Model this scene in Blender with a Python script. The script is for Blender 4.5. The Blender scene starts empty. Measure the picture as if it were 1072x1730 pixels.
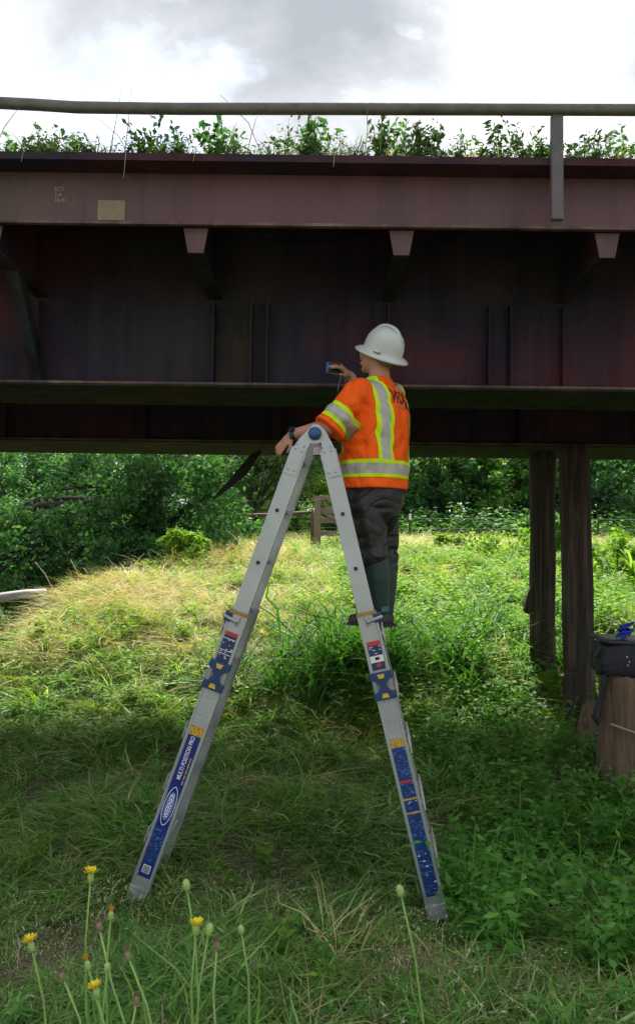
import bpy, bmesh, math, random
import numpy as np
from mathutils import Vector, Matrix, noise as mnoise
from mathutils.bvhtree import BVHTree

random.seed(11)
rng = np.random.default_rng(11)
R = math.radians
scene = bpy.context.scene
col = scene.collection

# ------------------------------------------------------------------ camera
W_PX, H_PX, F_PX = 1072.0, 1730.0, 1300.0
CAM = Vector((0.0, 0.0, 2.0))
PITCH, ROLL = R(2.2), 0.012
fwd = Vector((0, math.cos(PITCH), math.sin(PITCH)))
up0 = Vector((0, -math.sin(PITCH), math.cos(PITCH)))
rt0 = Vector((1, 0, 0))
right = rt0 * math.cos(ROLL) + up0 * math.sin(ROLL)
upv = up0 * math.cos(ROLL) - rt0 * math.sin(ROLL)
cam_data = bpy.data.cameras.new('camera')
cam = bpy.data.objects.new('camera', cam_data)
col.objects.link(cam)
cam.matrix_world = Matrix(((right.x, upv.x, -fwd.x, CAM.x), (right.y, upv.y, -fwd.y, CAM.y),
                           (right.z, upv.z, -fwd.z, CAM.z), (0, 0, 0, 1)))
cam_data.sensor_fit = 'VERTICAL'
cam_data.sensor_height = 36.0
cam_data.lens = 36.0 * F_PX / H_PX
cam_data.clip_start = 0.05
cam_data.clip_end = 2000
scene.camera = cam

# ------------------------------------------------------------------ light
SUN_EL, SUN_AZ = R(53), R(6)          # azimuth from +Y (view direction) towards +X
world = bpy.data.worlds.new('World')
scene.world = world
world.use_nodes = True


def build_world():
    nt = world.node_tree
    N, L = nt.nodes, nt.links
    N.clear()
    out = N.new('ShaderNodeOutputWorld')
    bg = N.new('ShaderNodeBackground')
    bg.inputs['Strength'].default_value = 0.1
    sky = N.new('ShaderNodeTexSky')
    sky.sky_type = 'NISHITA'
    sky.sun_disc = False
    sky.sun_elevation = SUN_EL
    sky.sun_rotation = SUN_AZ
    sky.air_density = 1.0
    sky.dust_density = 1.0
    tc = N.new('ShaderNodeTexCoord')
    sep = N.new('ShaderNodeSeparateXYZ')
    L.new(tc.outputs['Generated'], sep.inputs[0])
    mx = N.new('ShaderNodeMath'); mx.operation = 'MAXIMUM'; mx.inputs[1].default_value = 0.0
    L.new(sep.outputs['Z'], mx.inputs[0])
    ad = N.new('ShaderNodeMath'); ad.operation = 'ADD'; ad.inputs[1].default_value = 0.35
    L.new(mx.outputs[0], ad.inputs[0])
    dx = N.new('ShaderNodeMath'); dx.operation = 'DIVIDE'
    dy = N.new('ShaderNodeMath'); dy.operation = 'DIVIDE'
    L.new(sep.outputs['X'], dx.inputs[0]); L.new(ad.outputs[0], dx.inputs[1])
    L.new(sep.outputs['Y'], dy.inputs[0]); L.new(ad.outputs[0], dy.inputs[1])
    cmb = N.new('ShaderNodeCombineXYZ')
    L.new(dx.outputs[0], cmb.inputs['X']); L.new(dy.outputs[0], cmb.inputs['Y'])
    cmb.inputs['Z'].default_value = 3.7

    def fbm(scale, detail, rough, dist, off):
        mp = N.new('ShaderNodeMapping')
        mp.inputs['Location'].default_value = off
        L.new(cmb.outputs[0], mp.inputs[0])
        n = N.new('ShaderNodeTexNoise')
        n.inputs['Scale'].default_value = scale
        n.inputs['Detail'].default_value = detail
        n.inputs['Roughness'].default_value = rough
        n.inputs['Distortion'].default_value = dist
        L.new(mp.outputs[0], n.inputs['Vector'])
        return n.outputs['Fac']
    cover = fbm(2.4, 7, 0.55, 0.25, (4.3, 1.2, 0.0))
    shade = fbm(2.1, 7, 0.56, 0.25, (12.7, 4.5, 1.0))
    r1 = N.new('ShaderNodeValToRGB')
    r1.color_ramp.elements[0].position = 0.30
    r1.color_ramp.elements[1].position = 0.44
    L.new(cover, r1.inputs[0])
    r2 = N.new('ShaderNodeValToRGB')
    e = r2.color_ramp.elements
    e[0].position = 0.36; e[0].color = (1.75, 1.86, 2.05, 1)
    e[1].position = 0.72; e[1].color = (7.0, 7.1, 7.15, 1)
    m = r2.color_ramp.elements.new(0.48); m.color = (2.6, 2.72, 2.88, 1)
    m = r2.color_ramp.elements.new(0.57); m.color = (3.7, 3.8, 3.9, 1)
    L.new(shade, r2.inputs[0])
    mix = N.new('ShaderNodeMix'); mix.data_type = 'RGBA'
    L.new(r1.outputs['Color'], mix.inputs['Factor'])
    L.new(sky.outputs[0], mix.inputs['A'])
    L.new(r2.outputs['Color'], mix.inputs['B'])
    L.new(mix.outputs['Result'], bg.inputs['Color'])
    L.new(bg.outputs[0], out.inputs['Surface'])


build_world()
sun_data = bpy.data.lights.new('sun', 'SUN')
sun_data.energy = 3.8
sun_data.angle = R(8)
sun_data.color = (1.0, 0.95, 0.86)
sun = bpy.data.objects.new('sun', sun_data)
col.objects.link(sun)
sdir = Vector((math.sin(SUN_AZ) * math.cos(SUN_EL), math.cos(SUN_AZ) * math.cos(SUN_EL), math.sin(SUN_EL)))
sun.rotation_euler = sdir.to_track_quat('Z', 'Y').to_euler()
sun.location = (5, 30, 40)

scene.view_settings.view_transform = 'Standard'
scene.view_settings.look = 'None'
scene.view_settings.gamma = 1.0
scene.view_settings.use_curve_mapping = False
scene.view_settings.exposure = 1.65
scene.render.engine = 'CYCLES'
scene.cycles.max_bounces = 5
scene.cycles.diffuse_bounces = 3
scene.cycles.glossy_bounces = 2
scene.cycles.transmission_bounces = 3
scene.cycles.use_adaptive_sampling = True
scene.cycles.adaptive_threshold = 0.04
scene.cycles.transparent_max_bounces = 8

# ------------------------------------------------------------------ helpers


def ray(px, py):
    return fwd + right * ((px - W_PX / 2) / F_PX) + upv * ((H_PX / 2 - py) / F_PX)


def at(px, py, Y):
    """world point seen at photo pixel (px, py) and lying in the plane y = Y"""
    d = ray(px, py)
    return CAM + d * ((Y - CAM.y) / d.y)


ORIG = {}


def tag(o, label=None, cat=None, group=None, kind=None):
    if label: o['label'] = label
    if cat: o['category'] = cat
    if group: o['group'] = group
    if kind: o['kind'] = kind
    return o


def empty(name, loc, label, cat, group=None):
    o = bpy.data.objects.new(name, None)
    o.empty_display_size = 0.1
    o.location = loc
    col.objects.link(o)
    ORIG[o.name] = Vector(loc)
    return tag(o, label, cat, group)


def link_mesh(name, me, parent=None, origin=None):
    o = bpy.data.objects.new(name, me)
    col.objects.link(o)
    if parent is not None:
        o.parent = parent
        ORIG[o.name] = ORIG[parent.name]
    else:
        o.location = origin if origin is not None else (0, 0, 0)
        ORIG[o.name] = Vector(o.location)
    return o


def shade_smooth(me, on=True):
    if len(me.polygons):
        me.polygons.foreach_set('use_smooth', np.full(len(me.polygons), on, dtype=bool))


def fast_mesh(name, V, F):
    """numpy verts (n,3), faces (m,k) all of k corners"""
    me = bpy.data.meshes.new(name)
    V = np.asarray(V, dtype=np.float32); F = np.asarray(F, dtype=np.int32)
    m, k = F.shape
    me.vertices.add(len(V)); me.vertices.foreach_set('co', V.ravel())
    me.loops.add(m * k); me.loops.foreach_set('vertex_index', F.ravel())
    me.polygons.add(m)
    me.polygons.foreach_set('loop_start', np.arange(0, m * k, k, dtype=np.int32))
    me.update(calc_edges=True)
    return me


class MB:
    def __init__(self):
        self.v = []; self.f = []

    def add(self, vs, fs):
        b = len(self.v)
        self.v += [Vector(p) for p in vs]
        self.f += [[i + b for i in f] for f in fs]
        return self

    def box(self, c, ax, ay, az):
        c, ax, ay, az = map(Vector, (c, ax, ay, az))
        vs = [c + ax * i + ay * j + az * k for k in (-1, 1) for j in (-1, 1) for i in (-1, 1)]
        return self.add(vs, [(0, 2, 3, 1), (4, 5, 7, 6), (0, 1, 5, 4), (2, 6, 7, 3), (0, 4, 6, 2), (1, 3, 7, 5)])

    def aabb(self, x0, x1, y0, y1, z0, z1):
        return self.box(((x0 + x1) / 2, (y0 + y1) / 2, (z0 + z1) / 2), ((x1 - x0) / 2, 0, 0), (0, (y1 - y0) / 2, 0), (0, 0, (z1 - z0) / 2))

    def prism(self, poly, ext):
        ext = Vector(ext); n = len(poly)
        vs = [Vector(p) for p in poly] + [Vector(p) + ext for p in poly]
        fs = [list(range(n))[::-1], [i + n for i in range(n)]]
        fs += [(i, (i + 1) % n, (i + 1) % n + n, i + n) for i in range(n)]
        return self.add(vs, fs)

    def tube(self, path, radii, n=8, caps=True, squash=None):
        path = [Vector(p) for p in path]
        if not hasattr(radii, '__len__'): radii = [radii] * len(path)
        vs, fs = [], []
        prev = None
        for i, p in enumerate(path):
            t = (path[min(i + 1, len(path) - 1)] - path[max(i - 1, 0)]).normalized()
            if prev is None:
                a = t.cross(Vector((0, 0, 1)))
                if a.length < 0.05: a = t.cross(Vector((1, 0, 0)))
            else:
                a = prev - t * prev.dot(t)
            a.normalize(); prev = a
            b = t.cross(a)
            for k in range(n):
                an = 2 * math.pi * k / n
                vs.append(p + (a * math.cos(an) + b * math.sin(an)) * radii[i])
        for i in range(len(path) - 1):
            for k in range(n):
                fs.append((i * n + k, i * n + (k + 1) % n, (i + 1) * n + (k + 1) % n, (i + 1) * n + k))
        if caps:
            fs.append(list(range(n))[::-1]); fs.append([(len(path) - 1) * n + k for k in range(n)])
        return self.add(vs, fs)

    def capsule(self, p0, p1, r0, r1, n=14, m=4):
        p0, p1 = Vector(p0), Vector(p1)
        d = p1 - p0
        t = d.normalized() if d.length > 1e-6 else Vector((0, 0, 1))
        path, rad = [], []
        for i in range(m + 1):
            an = math.pi / 2 * i / m
            path.append(p0 - t * r0 * math.cos(an)); rad.append(max(r0 * math.sin(an), r0 * 0.03))
        for i in range(m + 1):
            an = math.pi / 2 * i / m
            path.append(p1 + t * r1 * math.sin(an)); rad.append(max(r1 * math.cos(an), r1 * 0.03))
        return self.tube(path, rad, n)

    def ell(self, c, ax, ay, az, n=16, m=10):
        c, ax, ay, az = map(Vector, (c, ax, ay, az))
        vs, fs = [c - az], []
        for i in range(1, m):
            th = math.pi * i / m
            for k in range(n):
                ph = 2 * math.pi * k / n
                vs.append(c - az * math.cos(th) + (ax * math.cos(ph) + ay * math.sin(ph)) * math.sin(th))
        vs.append(c + az)
        for k in range(n): fs.append((0, 1 + (k + 1) % n, 1 + k))
        for i in range(m - 2):
            for k in range(n):
                a = 1 + i * n; b = a + n
                fs.append((a + k, a + (k + 1) % n, b + (k + 1) % n, b + k))
        last = len(vs) - 1; a = 1 + (m - 2) * n
        for k in range(n): fs.append((a + k, a + (k + 1) % n, last))
        return self.add(vs, fs)

    def loft(self, rings, caps=True):
        n = len(rings[0]); vs = [p for r in rings for p in r]; fs = []
        for i in range(len(rings) - 1):
            for k in range(n):
                fs.append((i * n + k, i * n + (k + 1) % n, (i + 1) * n + (k + 1) % n, (i + 1) * n + k))
        if caps:
            fs.append(list(range(n))[::-1]); fs.append([(len(rings) - 1) * n + k for k in range(n)])
        return self.add(vs, fs)

    def build(self, name, mat, parent=None, origin=None, smooth=False, bevel=0.0):
        o0 = ORIG[parent.name] if parent is not None else (Vector(origin) if origin is not None else Vector((0, 0, 0)))
        me = bpy.data.meshes.new(name)
        me.from_pydata([tuple(p - o0) for p in self.v], [], self.f)
        me.update()
        if bevel > 0:
            bm = bmesh.new(); bm.from_mesh(me)
            bmesh.ops.recalc_face_normals(bm, faces=bm.faces)
            ed = [e for e in bm.edges if len(e.link_faces) == 2 and e.calc_face_angle(0) > 0.6]
            bmesh.ops.bevel(bm, geom=ed, offset=bevel, segments=2, profile=0.6, affect='EDGES', clamp_overlap=True)
            bm.to_mesh(me); bm.free()
        else:
            bm = bmesh.new(); bm.from_mesh(me)
            bmesh.ops.recalc_face_normals(bm, faces=bm.faces)
            bm.to_mesh(me); bm.free()
        if mat is not None: me.materials.append(mat)
        if smooth: shade_smooth(me)
        return link_mesh(name, me, parent, o0 if parent is None else None)


def remesh(mb, voxel, smooth=6, fac=0.5):
    me = bpy.data.meshes.new('tmp')
    me.from_pydata([tuple(p) for p in mb.v], [], mb.f); me.update()
    bm = bmesh.new(); bm.from_mesh(me); bmesh.ops.recalc_face_normals(bm, faces=bm.faces); bm.to_mesh(me); bm.free()
    o = bpy.data.objects.new('tmp', me); col.objects.link(o)
    m = o.modifiers.new('r', 'REMESH'); m.mode = 'VOXEL'; m.voxel_size = voxel
    s = o.modifiers.new('s', 'SMOOTH'); s.iterations = smooth; s.factor = fac
    dg = bpy.context.evaluated_depsgraph_get()
    res = bpy.data.meshes.new_from_object(o.evaluated_get(dg))
    bpy.data.objects.remove(o); bpy.data.meshes.remove(me)
    return res


def place_mesh(name, me, mat, parent, smooth=True):
    """me has world coordinates; re-base it on the parent"""
    o0 = ORIG[parent.name]
    me.transform(Matrix.Translation(-o0))
    me.materials.clear(); me.materials.append(mat)
    if smooth: shade_smooth(me)
    return link_mesh(name, me, parent)


def copy_tree(o, parent=None):
    c = o.copy(); col.objects.link(c); c.parent = parent
    ORIG[c.name] = ORIG[o.name]
    for ch in list(o.children): copy_tree(ch, c)
    return c


ORDN = ['first', 'second', 'third', 'fourth', 'fifth', 'sixth', 'seventh', 'eighth', 'ninth', 'tenth', 'eleventh', 'twelfth',
        'thirteenth', 'fourteenth', 'fifteenth', 'sixteenth', 'seventeenth', 'eighteenth', 'nineteenth', 'twentieth', 'twenty-first', 'twenty-second', 'twenty-third', 'twenty-fourth', 'twenty-fifth', 'twenty-sixth']

# ------------------------------------------------------------------ materials


def lin(c):
    return tuple(((x / 255) / 12.92 if x / 255 <= 0.04045 else ((x / 255 + 0.055) / 1.055) ** 2.4) for x in c)


def new_mat(name):
    m = bpy.data.materials.new(name); m.use_nodes = True
    nt = m.node_tree
    return m, nt, nt.nodes, nt.links, nt.nodes['Principled BSDF']


def noise_node(N, L, scale, detail=5, rough=0.55, coord='Object', stretch=None, dist=0.0):
    tc = N.new('ShaderNodeTexCoord')
    n = N.new('ShaderNodeTexNoise')
    n.inputs['Scale'].default_value = scale
    n.inputs['Detail'].default_value = detail
    n.inputs['Roughness'].default_value = rough
    n.inputs['Distortion'].default_value = dist
    if stretch:
        mp = N.new('ShaderNodeMapping'); mp.inputs['Scale'].default_value = stretch
        L.new(tc.outputs[coord], mp.inputs[0]); L.new(mp.outputs[0], n.inputs['Vector'])
    else:
        L.new(tc.outputs[coord], n.inputs['Vector'])
    return n.outputs['Fac']


def ramp(N, L, fac, stops):
    r = N.new('ShaderNodeValToRGB')
    e = r.color_ramp.elements
    e[0].position = stops[0][0]; e[0].color = (*stops[0][1], 1)
    e[1].position = stops[-1][0]; e[1].color = (*stops[-1][1], 1)
    for p, c in stops[1:-1]:
        k = e.new(p); k.color = (*c, 1)
    L.new(fac, r.inputs[0])
    return r.outputs['Color']


def mixc(N, L, fac, a, b, blend='MIX'):
    m = N.new('ShaderNodeMix'); m.data_type = 'RGBA'; m.blend_type = blend
    for s, v in (('Factor', fac), ('A', a), ('B', b)):
        if hasattr(v, 'is_linked'): L.new(v, m.inputs[s])
        elif s == 'Factor': m.inputs[s].default_value = v
        else: m.inputs[s].default_value = (*v, 1)
    return m.outputs['Result']


def pmat(name, c1, c2=None, scale=8.0, rough=0.6, metal=0.0, bump=0.0, bscale=None, stretch=None, c3=None, s3=2.0, t3=(0.55, 0.7), spec=0.5, detail=6, bdist=0.01, rough2=None):
    m, nt, N, L, P = new_mat(name)
    P.inputs['Roughness'].default_value = rough
    P.inputs['Metallic'].default_value = metal
    P.inputs['Specular IOR Level'].default_value = spec
    if c2 is None: c2 = tuple(x * 0.8 for x in c1)
    f = noise_node(N, L, scale, detail, 0.6, stretch=stretch)
    c = ramp(N, L, f, [(0.35, c1), (0.65, c2)])
    if c3 is not None:
        f3 = noise_node(N, L, s3, 8, 0.65, stretch=stretch)
        msk = ramp(N, L, f3, [(t3[0], (0, 0, 0)), (t3[1], (1, 1, 1))])
        c = mixc(N, L, msk, c, c3)
    L.new(c, P.inputs['Base Color'])
    if rough2 is not None:
        rr = N.new('ShaderNodeMapRange')
        rr.inputs['To Min'].default_value = rough; rr.inputs['To Max'].default_value = rough2
        L.new(f, rr.inputs['Value']); L.new(rr.outputs[0], P.inputs['Roughness'])
    if bump > 0:
        bf = noise_node(N, L, bscale or scale * 3, 6, 0.6, stretch=stretch)
        b = N.new('ShaderNodeBump'); b.inputs['Strength'].default_value = bump; b.inputs['Distance'].default_value = bdist
        L.new(bf, b.inputs['Height']); L.new(b.outputs[0], P.inputs['Normal'])
    return m


def leaf_mat(name, c1, c2, c3=None, trans=0.35, rough=0.45, per='island', spec=0.2):
    m, nt, N, L, P = new_mat(name)
    if per == 'island':
        g = N.new('ShaderNodeNewGeometry'); r = g.outputs['Random Per Island']
    else:
        g = N.new('ShaderNodeObjectInfo'); r0 = g.outputs['Random']
        g2 = N.new('ShaderNodeNewGeometry')
        a = N.new('ShaderNodeMath'); a.operation = 'MULTIPLY_ADD'; a.inputs[1].default_value = 0.45
        L.new(r0, a.inputs[0])
        b = N.new('ShaderNodeMath'); b.operation = 'MULTIPLY'; b.inputs[1].default_value = 0.55
        L.new(g2.outputs['Random Per Island'], b.inputs[0]); L.new(b.outputs[0], a.inputs[2])
        r = a.outputs[0]
    stops = [(0.1, c1), (0.65, c2)] + ([(0.95, c3)] if c3 else [])
    c = ramp(N, L, r, stops)
    L.new(c, P.inputs['Base Color'])
    P.inputs['Roughness'].default_value = rough
    P.inputs['Specular IOR Level'].default_value = spec
    tr = N.new('ShaderNodeBsdfTranslucent')
    tc2 = mixc(N, L, 1.0, c, (1.25, 1.3, 0.55), 'MULTIPLY')
    L.new(tc2, tr.inputs['Color'])
    ms = N.new('ShaderNodeMixShader'); ms.inputs[0].default_value = trans
    L.new(P.outputs[0], ms.inputs[1]); L.new(tr.outputs[0], ms.inputs[2])
    L.new(ms.outputs[0], N['Material Output'].inputs['Surface'])
    return m


M = {}


def steel_mat(name, c1, c2, c3, rough=0.5, streak=0.5, s3=0.6, spec=0.3):
    m, nt, N, L, P = new_mat(name)
    a = noise_node(N, L, s3, 7, 0.6)
    c = ramp(N, L, a, [(0.36, c1), (0.52, c2), (0.66, c3)])
    st = noise_node(N, L, 1.0, 7, 0.65, stretch=(5, 5, 0.6))
    k = ramp(N, L, st, [(0.34, (1 - streak,) * 3), (0.52, (1, 1, 1)), (0.72, (1 + streak * 0.7, 1 + streak * 0.6, 1 + streak * 0.5))])
    c = mixc(N, L, 1.0, c, k, 'MULTIPLY')
    sp = noise_node(N, L, 38, 4, 0.6)
    kk = ramp(N, L, sp, [(0.66, (0, 0, 0)), (0.74, (1, 1, 1))])
    c = mixc(N, L, kk, c, tuple(x * 1.5 + 0.008 for x in c3))
    L.new(c, P.inputs['Base Color'])
    P.inputs['Roughness'].default_value = rough
    P.inputs['Specular IOR Level'].default_value = spec
    bf = noise_node(N, L, 55, 5, 0.6); bl = noise_node(N, L, 1.6, 3, 0.5)
    ad = N.new('ShaderNodeMath'); ad.operation = 'MULTIPLY_ADD'; ad.inputs[1].default_value = 6.0
    L.new(bl, ad.inputs[0]); L.new(bf, ad.inputs[2])
    bp = N.new('ShaderNodeBump'); bp.inputs['Strength'].default_value = 0.25; bp.inputs['Distance'].default_value = 0.006
    L.new(ad.outputs[0], bp.inputs['Height']); L.new(bp.outputs[0], P.inputs['Normal'])
    return m


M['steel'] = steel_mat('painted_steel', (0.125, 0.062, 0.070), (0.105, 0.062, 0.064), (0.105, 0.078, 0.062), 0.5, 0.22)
M['steel_in'] = steel_mat('steel_inner_navy_haze', (0.088, 0.032, 0.038), (0.030, 0.028, 0.044), (0.042, 0.040, 0.042), 0.7, 0.35, 0.55, 0.12)  # maroon paint cooled and darkened to put navy haze under the deck into the colour
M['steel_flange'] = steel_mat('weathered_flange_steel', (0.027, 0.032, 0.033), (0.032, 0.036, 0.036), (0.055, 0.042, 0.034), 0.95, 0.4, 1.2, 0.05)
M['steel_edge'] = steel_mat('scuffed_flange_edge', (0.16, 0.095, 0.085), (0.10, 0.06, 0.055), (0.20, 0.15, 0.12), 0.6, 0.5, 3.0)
M['rail'] = pmat('weathered_rail', (0.13, 0.125, 0.11), (0.085, 0.08, 0.072), 9.0, 0.6, 0.0, 0.4, 60, c3=(0.05, 0.045, 0.04), s3=5, t3=(0.55, 0.68))
M['post'] = pmat('dull_painted_post', (0.12, 0.105, 0.115), (0.085, 0.075, 0.085), 12.0, 0.6, 0.0, 0.3, 60)
M['patch'] = pmat('bare_patch_plate', (0.25, 0.20, 0.125), (0.19, 0.155, 0.1), 14, 0.6, 0, 0.3, 80)
M['stencil'] = pmat('faded_stencil', (0.36, 0.27, 0.26), (0.2, 0.14, 0.14), 50, 0.8)
M['wood'] = pmat('creosoted_timber', (0.048, 0.037, 0.028), (0.020, 0.0155, 0.012), 7, 0.85, 0, 1.0, 18, stretch=(5, 5, 0.3), c3=(0.13, 0.10, 0.068), s3=2.2, t3=(0.5, 0.66), bdist=0.02)
M['wood_lt'] = pmat('weathered_stump_timber', (0.21, 0.135, 0.08), (0.11, 0.074, 0.048), 6, 0.85, 0, 1.0, 16, stretch=(4, 4, 0.4), c3=(0.05, 0.045, 0.042), s3=3.5, t3=(0.52, 0.68), bdist=0.02)
M['wood_grey'] = pmat('grey_board', (0.24, 0.19, 0.145), (0.15, 0.12, 0.095), 8, 0.85, 0, 0.6, 20, stretch=(1, 4, 4))
M['log'] = pmat('pale_log', (0.42, 0.43, 0.42), (0.27, 0.28, 0.28), 6, 0.8, 0, 0.6, 20)
M['twig'] = pmat('dead_twig', (0.42, 0.36, 0.28), (0.25, 0.2, 0.15), 14, 0.85)
M['rust'] = pmat('rusty_pipe', (0.12, 0.065, 0.045), (0.07, 0.04, 0.03), 12, 0.75, 0, 0.3, 60)
M['alu'] = pmat('ladder_aluminium', (0.47, 0.51, 0.505), (0.39, 0.43, 0.425), 2.5, 0.42, 0.55, 0.05, 90, c3=(0.30, 0.31, 0.28), s3=14, t3=(0.62, 0.85), rough2=0.52)
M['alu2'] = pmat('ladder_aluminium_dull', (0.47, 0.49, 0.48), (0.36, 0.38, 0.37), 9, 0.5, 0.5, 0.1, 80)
M['mud'] = pmat('muddy_tread', (0.40, 0.30, 0.22), (0.62, 0.6, 0.56), 25, 0.8, 0, 0.4, 60)
M['blue'] = pmat('blue_plastic', (0.012, 0.05, 0.15), (0.01, 0.04, 0.12), 20, 0.35)
M['knob'] = pmat('blue_knob_plastic', (0.015, 0.085, 0.22), (0.012, 0.07, 0.19), 20, 0.3)
M['yellow'] = pmat('yellow_button', (0.75, 0.46, 0.03), (0.65, 0.4, 0.03), 20, 0.5)
M['orange_tape'] = pmat('amber_tape', (0.42, 0.22, 0.03), (0.3, 0.15, 0.02), 20, 0.5)
M['navy'] = pmat('navy_label', (0.012, 0.03, 0.10), (0.015, 0.035, 0.12), 30, 0.35)
M['label_blue'] = pmat('blue_label', (0.015, 0.05, 0.20), (0.012, 0.04, 0.17), 30, 0.35, c3=(0.09, 0.14, 0.24), s3=60, t3=(0.58, 0.64))
M['label_plain'] = pmat('deep_blue_label', (0.012, 0.028, 0.22), (0.01, 0.025, 0.19), 30, 0.35)
M['oval_mid'] = pmat('oval_light_blue', (0.12, 0.25, 0.6), (0.2, 0.35, 0.7), 30, 0.35)
M['white'] = pmat('white_print', (0.78, 0.78, 0.78), (0.72, 0.72, 0.72), 30, 0.5)
M['black'] = pmat('black_print', (0.012, 0.012, 0.014), (0.02, 0.02, 0.02), 30, 0.5)
M['red'] = pmat('red_print', (0.55, 0.03, 0.025), (0.5, 0.04, 0.03), 30, 0.5)
M['label_yellow'] = pmat('yellow_label', (0.68, 0.40, 0.03), (0.62, 0.36, 0.03), 30, 0.5, c3=(0.2, 0.12, 0.02), s3=110, t3=(0.52, 0.56))
M['rubber'] = pmat('rubber', (0.02, 0.02, 0.02), (0.03, 0.03, 0.03), 20, 0.75)
M['foot'] = pmat('grey_foot', (0.36, 0.38, 0.37), (0.22, 0.24, 0.23), 14, 0.7)
M['shirt'] = pmat('orange_shirt', (0.93, 0.125, 0.008), (0.86, 0.105, 0.006), 5, 0.8, 0, 0.7, 14, spec=0.2, bdist=0.012, detail=3)
M['lime'] = pmat('lime_trim', (0.56, 0.80, 0.012), (0.5, 0.74, 0.01), 20, 0.75, spec=0.2)
M['reflect'] = pmat('silver_reflective', (0.42, 0.415, 0.37), (0.37, 0.365, 0.325), 30, 0.5, 0.15, 0.1, 200)
M['trousers'] = pmat('black_trousers', (0.010, 0.012, 0.011), (0.006, 0.0075, 0.0075), 6, 0.48, 0, 0.6, 18, c3=(0.02, 0.024, 0.02), s3=7, t3=(0.6, 0.75), bdist=0.012)
M['wader'] = pmat('green_rubber_boot', (0.012, 0.042, 0.031), (0.009, 0.033, 0.027), 7, 0.5, 0, 0.35, 16, bdist=0.01)
M['boot'] = pmat('dark_boot', (0.035, 0.03, 0.026), (0.055, 0.042, 0.032), 14, 0.7, 0, 0.3, 60)
M['boot_patch'] = pmat('teal_boot_patch', (0.05, 0.16, 0.2), (0.04, 0.13, 0.17), 20, 0.6)
M['skin'] = pmat('skin', (0.47, 0.25, 0.17), (0.42, 0.20, 0.135), 10, 0.55, 0, 0.1, 120)
M['hair'] = pmat('short_hair', (0.13, 0.09, 0.065), (0.2, 0.16, 0.13), 70, 0.8, 0, 0.6, 160)
M['hat'] = pmat('white_hat_plastic', (0.52, 0.56, 0.54), (0.47, 0.51, 0.49), 6, 0.34, c3=(0.40, 0.42, 0.39), s3=26, t3=(0.62, 0.8))
M['hat_clip'] = pmat('green_clip', (0.10, 0.24, 0.17), (0.08, 0.2, 0.14), 20, 0.5)
M['cam_body'] = pmat('camera_black', (0.015, 0.017, 0.022), (0.022, 0.024, 0.03), 20, 0.4)
M['cam_blue'] = pmat('camera_blue', (0.02, 0.16, 0.48), (0.02, 0.13, 0.4), 20, 0.35)
M['glass'] = pmat('camera_glass', (0.01, 0.012, 0.02), (0.015, 0.02, 0.03), 20, 0.1)
M['strap'] = pmat('pale_strap', (0.3, 0.27, 0.27), (0.24, 0.2, 0.2), 20, 0.8)
M['watch'] = pmat('watch_band', (0.012, 0.03, 0.05), (0.02, 0.04, 0.06), 20, 0.5)
M['bag'] = pmat('black_bag', (0.008, 0.009, 0.013), (0.012, 0.013, 0.018), 12, 0.7, 0, 0.5, 60)
M['bag_lid'] = pmat('bag_lid', (0.02, 0.023, 0.03), (0.012, 0.014, 0.02), 12, 0.5, 0, 0.3, 60)
M['cord'] = pmat('blue_cord', (0.012, 0.05, 0.42), (0.01, 0.03, 0.3), 30, 0.6)
M['plastic'] = pmat('white_plastic_sheet', (0.62, 0.68, 0.74), (0.5, 0.55, 0.6), 9, 0.5)
M['black_strip'] = pmat('black_strip', (0.012, 0.013, 0.014), (0.02, 0.02, 0.02), 9, 0.7, 0, 0.4, 30)
M['tpost'] = pmat('green_post', (0.03, 0.045, 0.03), (0.04, 0.05, 0.04), 9, 0.7)
M['wire'] = pmat('wire', (0.30, 0.31, 0.29), (0.2, 0.2, 0.2), 9, 0.5, 0.5)
M['bark'] = pmat('bark', (0.055, 0.045, 0.035), (0.03, 0.025, 0.02), 8, 0.9, 0, 0.8, 20, stretch=(3, 3, 0.5))

M['lf_dark'] = leaf_mat('leaf_dark', (0.03, 0.10, 0.042), (0.058, 0.16, 0.058), (0.11, 0.24, 0.07), 0.45, 0.6)
M['lf_mid'] = leaf_mat('leaf_mid', (0.065, 0.18, 0.045), (0.12, 0.28, 0.06), (0.19, 0.36, 0.07), 0.48, 0.6)
M['lf_light'] = leaf_mat('leaf_light', (0.09, 0.21, 0.03), (0.17, 0.31, 0.04), (0.28, 0.42, 0.07), 0.48, 0.6)
M['lf_willow'] = leaf_mat('leaf_willow', (0.06, 0.13, 0.06), (0.10, 0.19, 0.08), (0.16, 0.26, 0.11), 0.38, 0.55)
M['lf_deck'] = leaf_mat('leaf_deck', (0.022, 0.055, 0.02), (0.042, 0.09, 0.03), (0.085, 0.14, 0.045), 0.28, 0.55)
M['lf_weed'] = leaf_mat('leaf_weed', (0.085, 0.24, 0.045), (0.13, 0.34, 0.06), (0.2, 0.42, 0.08), 0.38, 0.5, per='object')
M['gr_dark'] = leaf_mat('grass_dark', (0.05, 0.14, 0.03), (0.15, 0.33, 0.07), (0.46, 0.58, 0.26), 0.4, 0.42, per='object')
M['gr_mid'] = leaf_mat('grass_mid', (0.07, 0.19, 0.034), (0.21, 0.40, 0.07), (0.52, 0.63, 0.28), 0.42, 0.42, per='object')
M['gr_yel'] = leaf_mat('grass_yellow_green', (0.20, 0.32, 0.03), (0.36, 0.46, 0.06), (0.52, 0.57, 0.15), 0.45, 0.55, per='object')
M['gr_tall'] = leaf_mat('grass_tall', (0.04, 0.13, 0.026), (0.08, 0.21, 0.04), (0.16, 0.32, 0.08), 0.45, 0.6, per='object')
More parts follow.
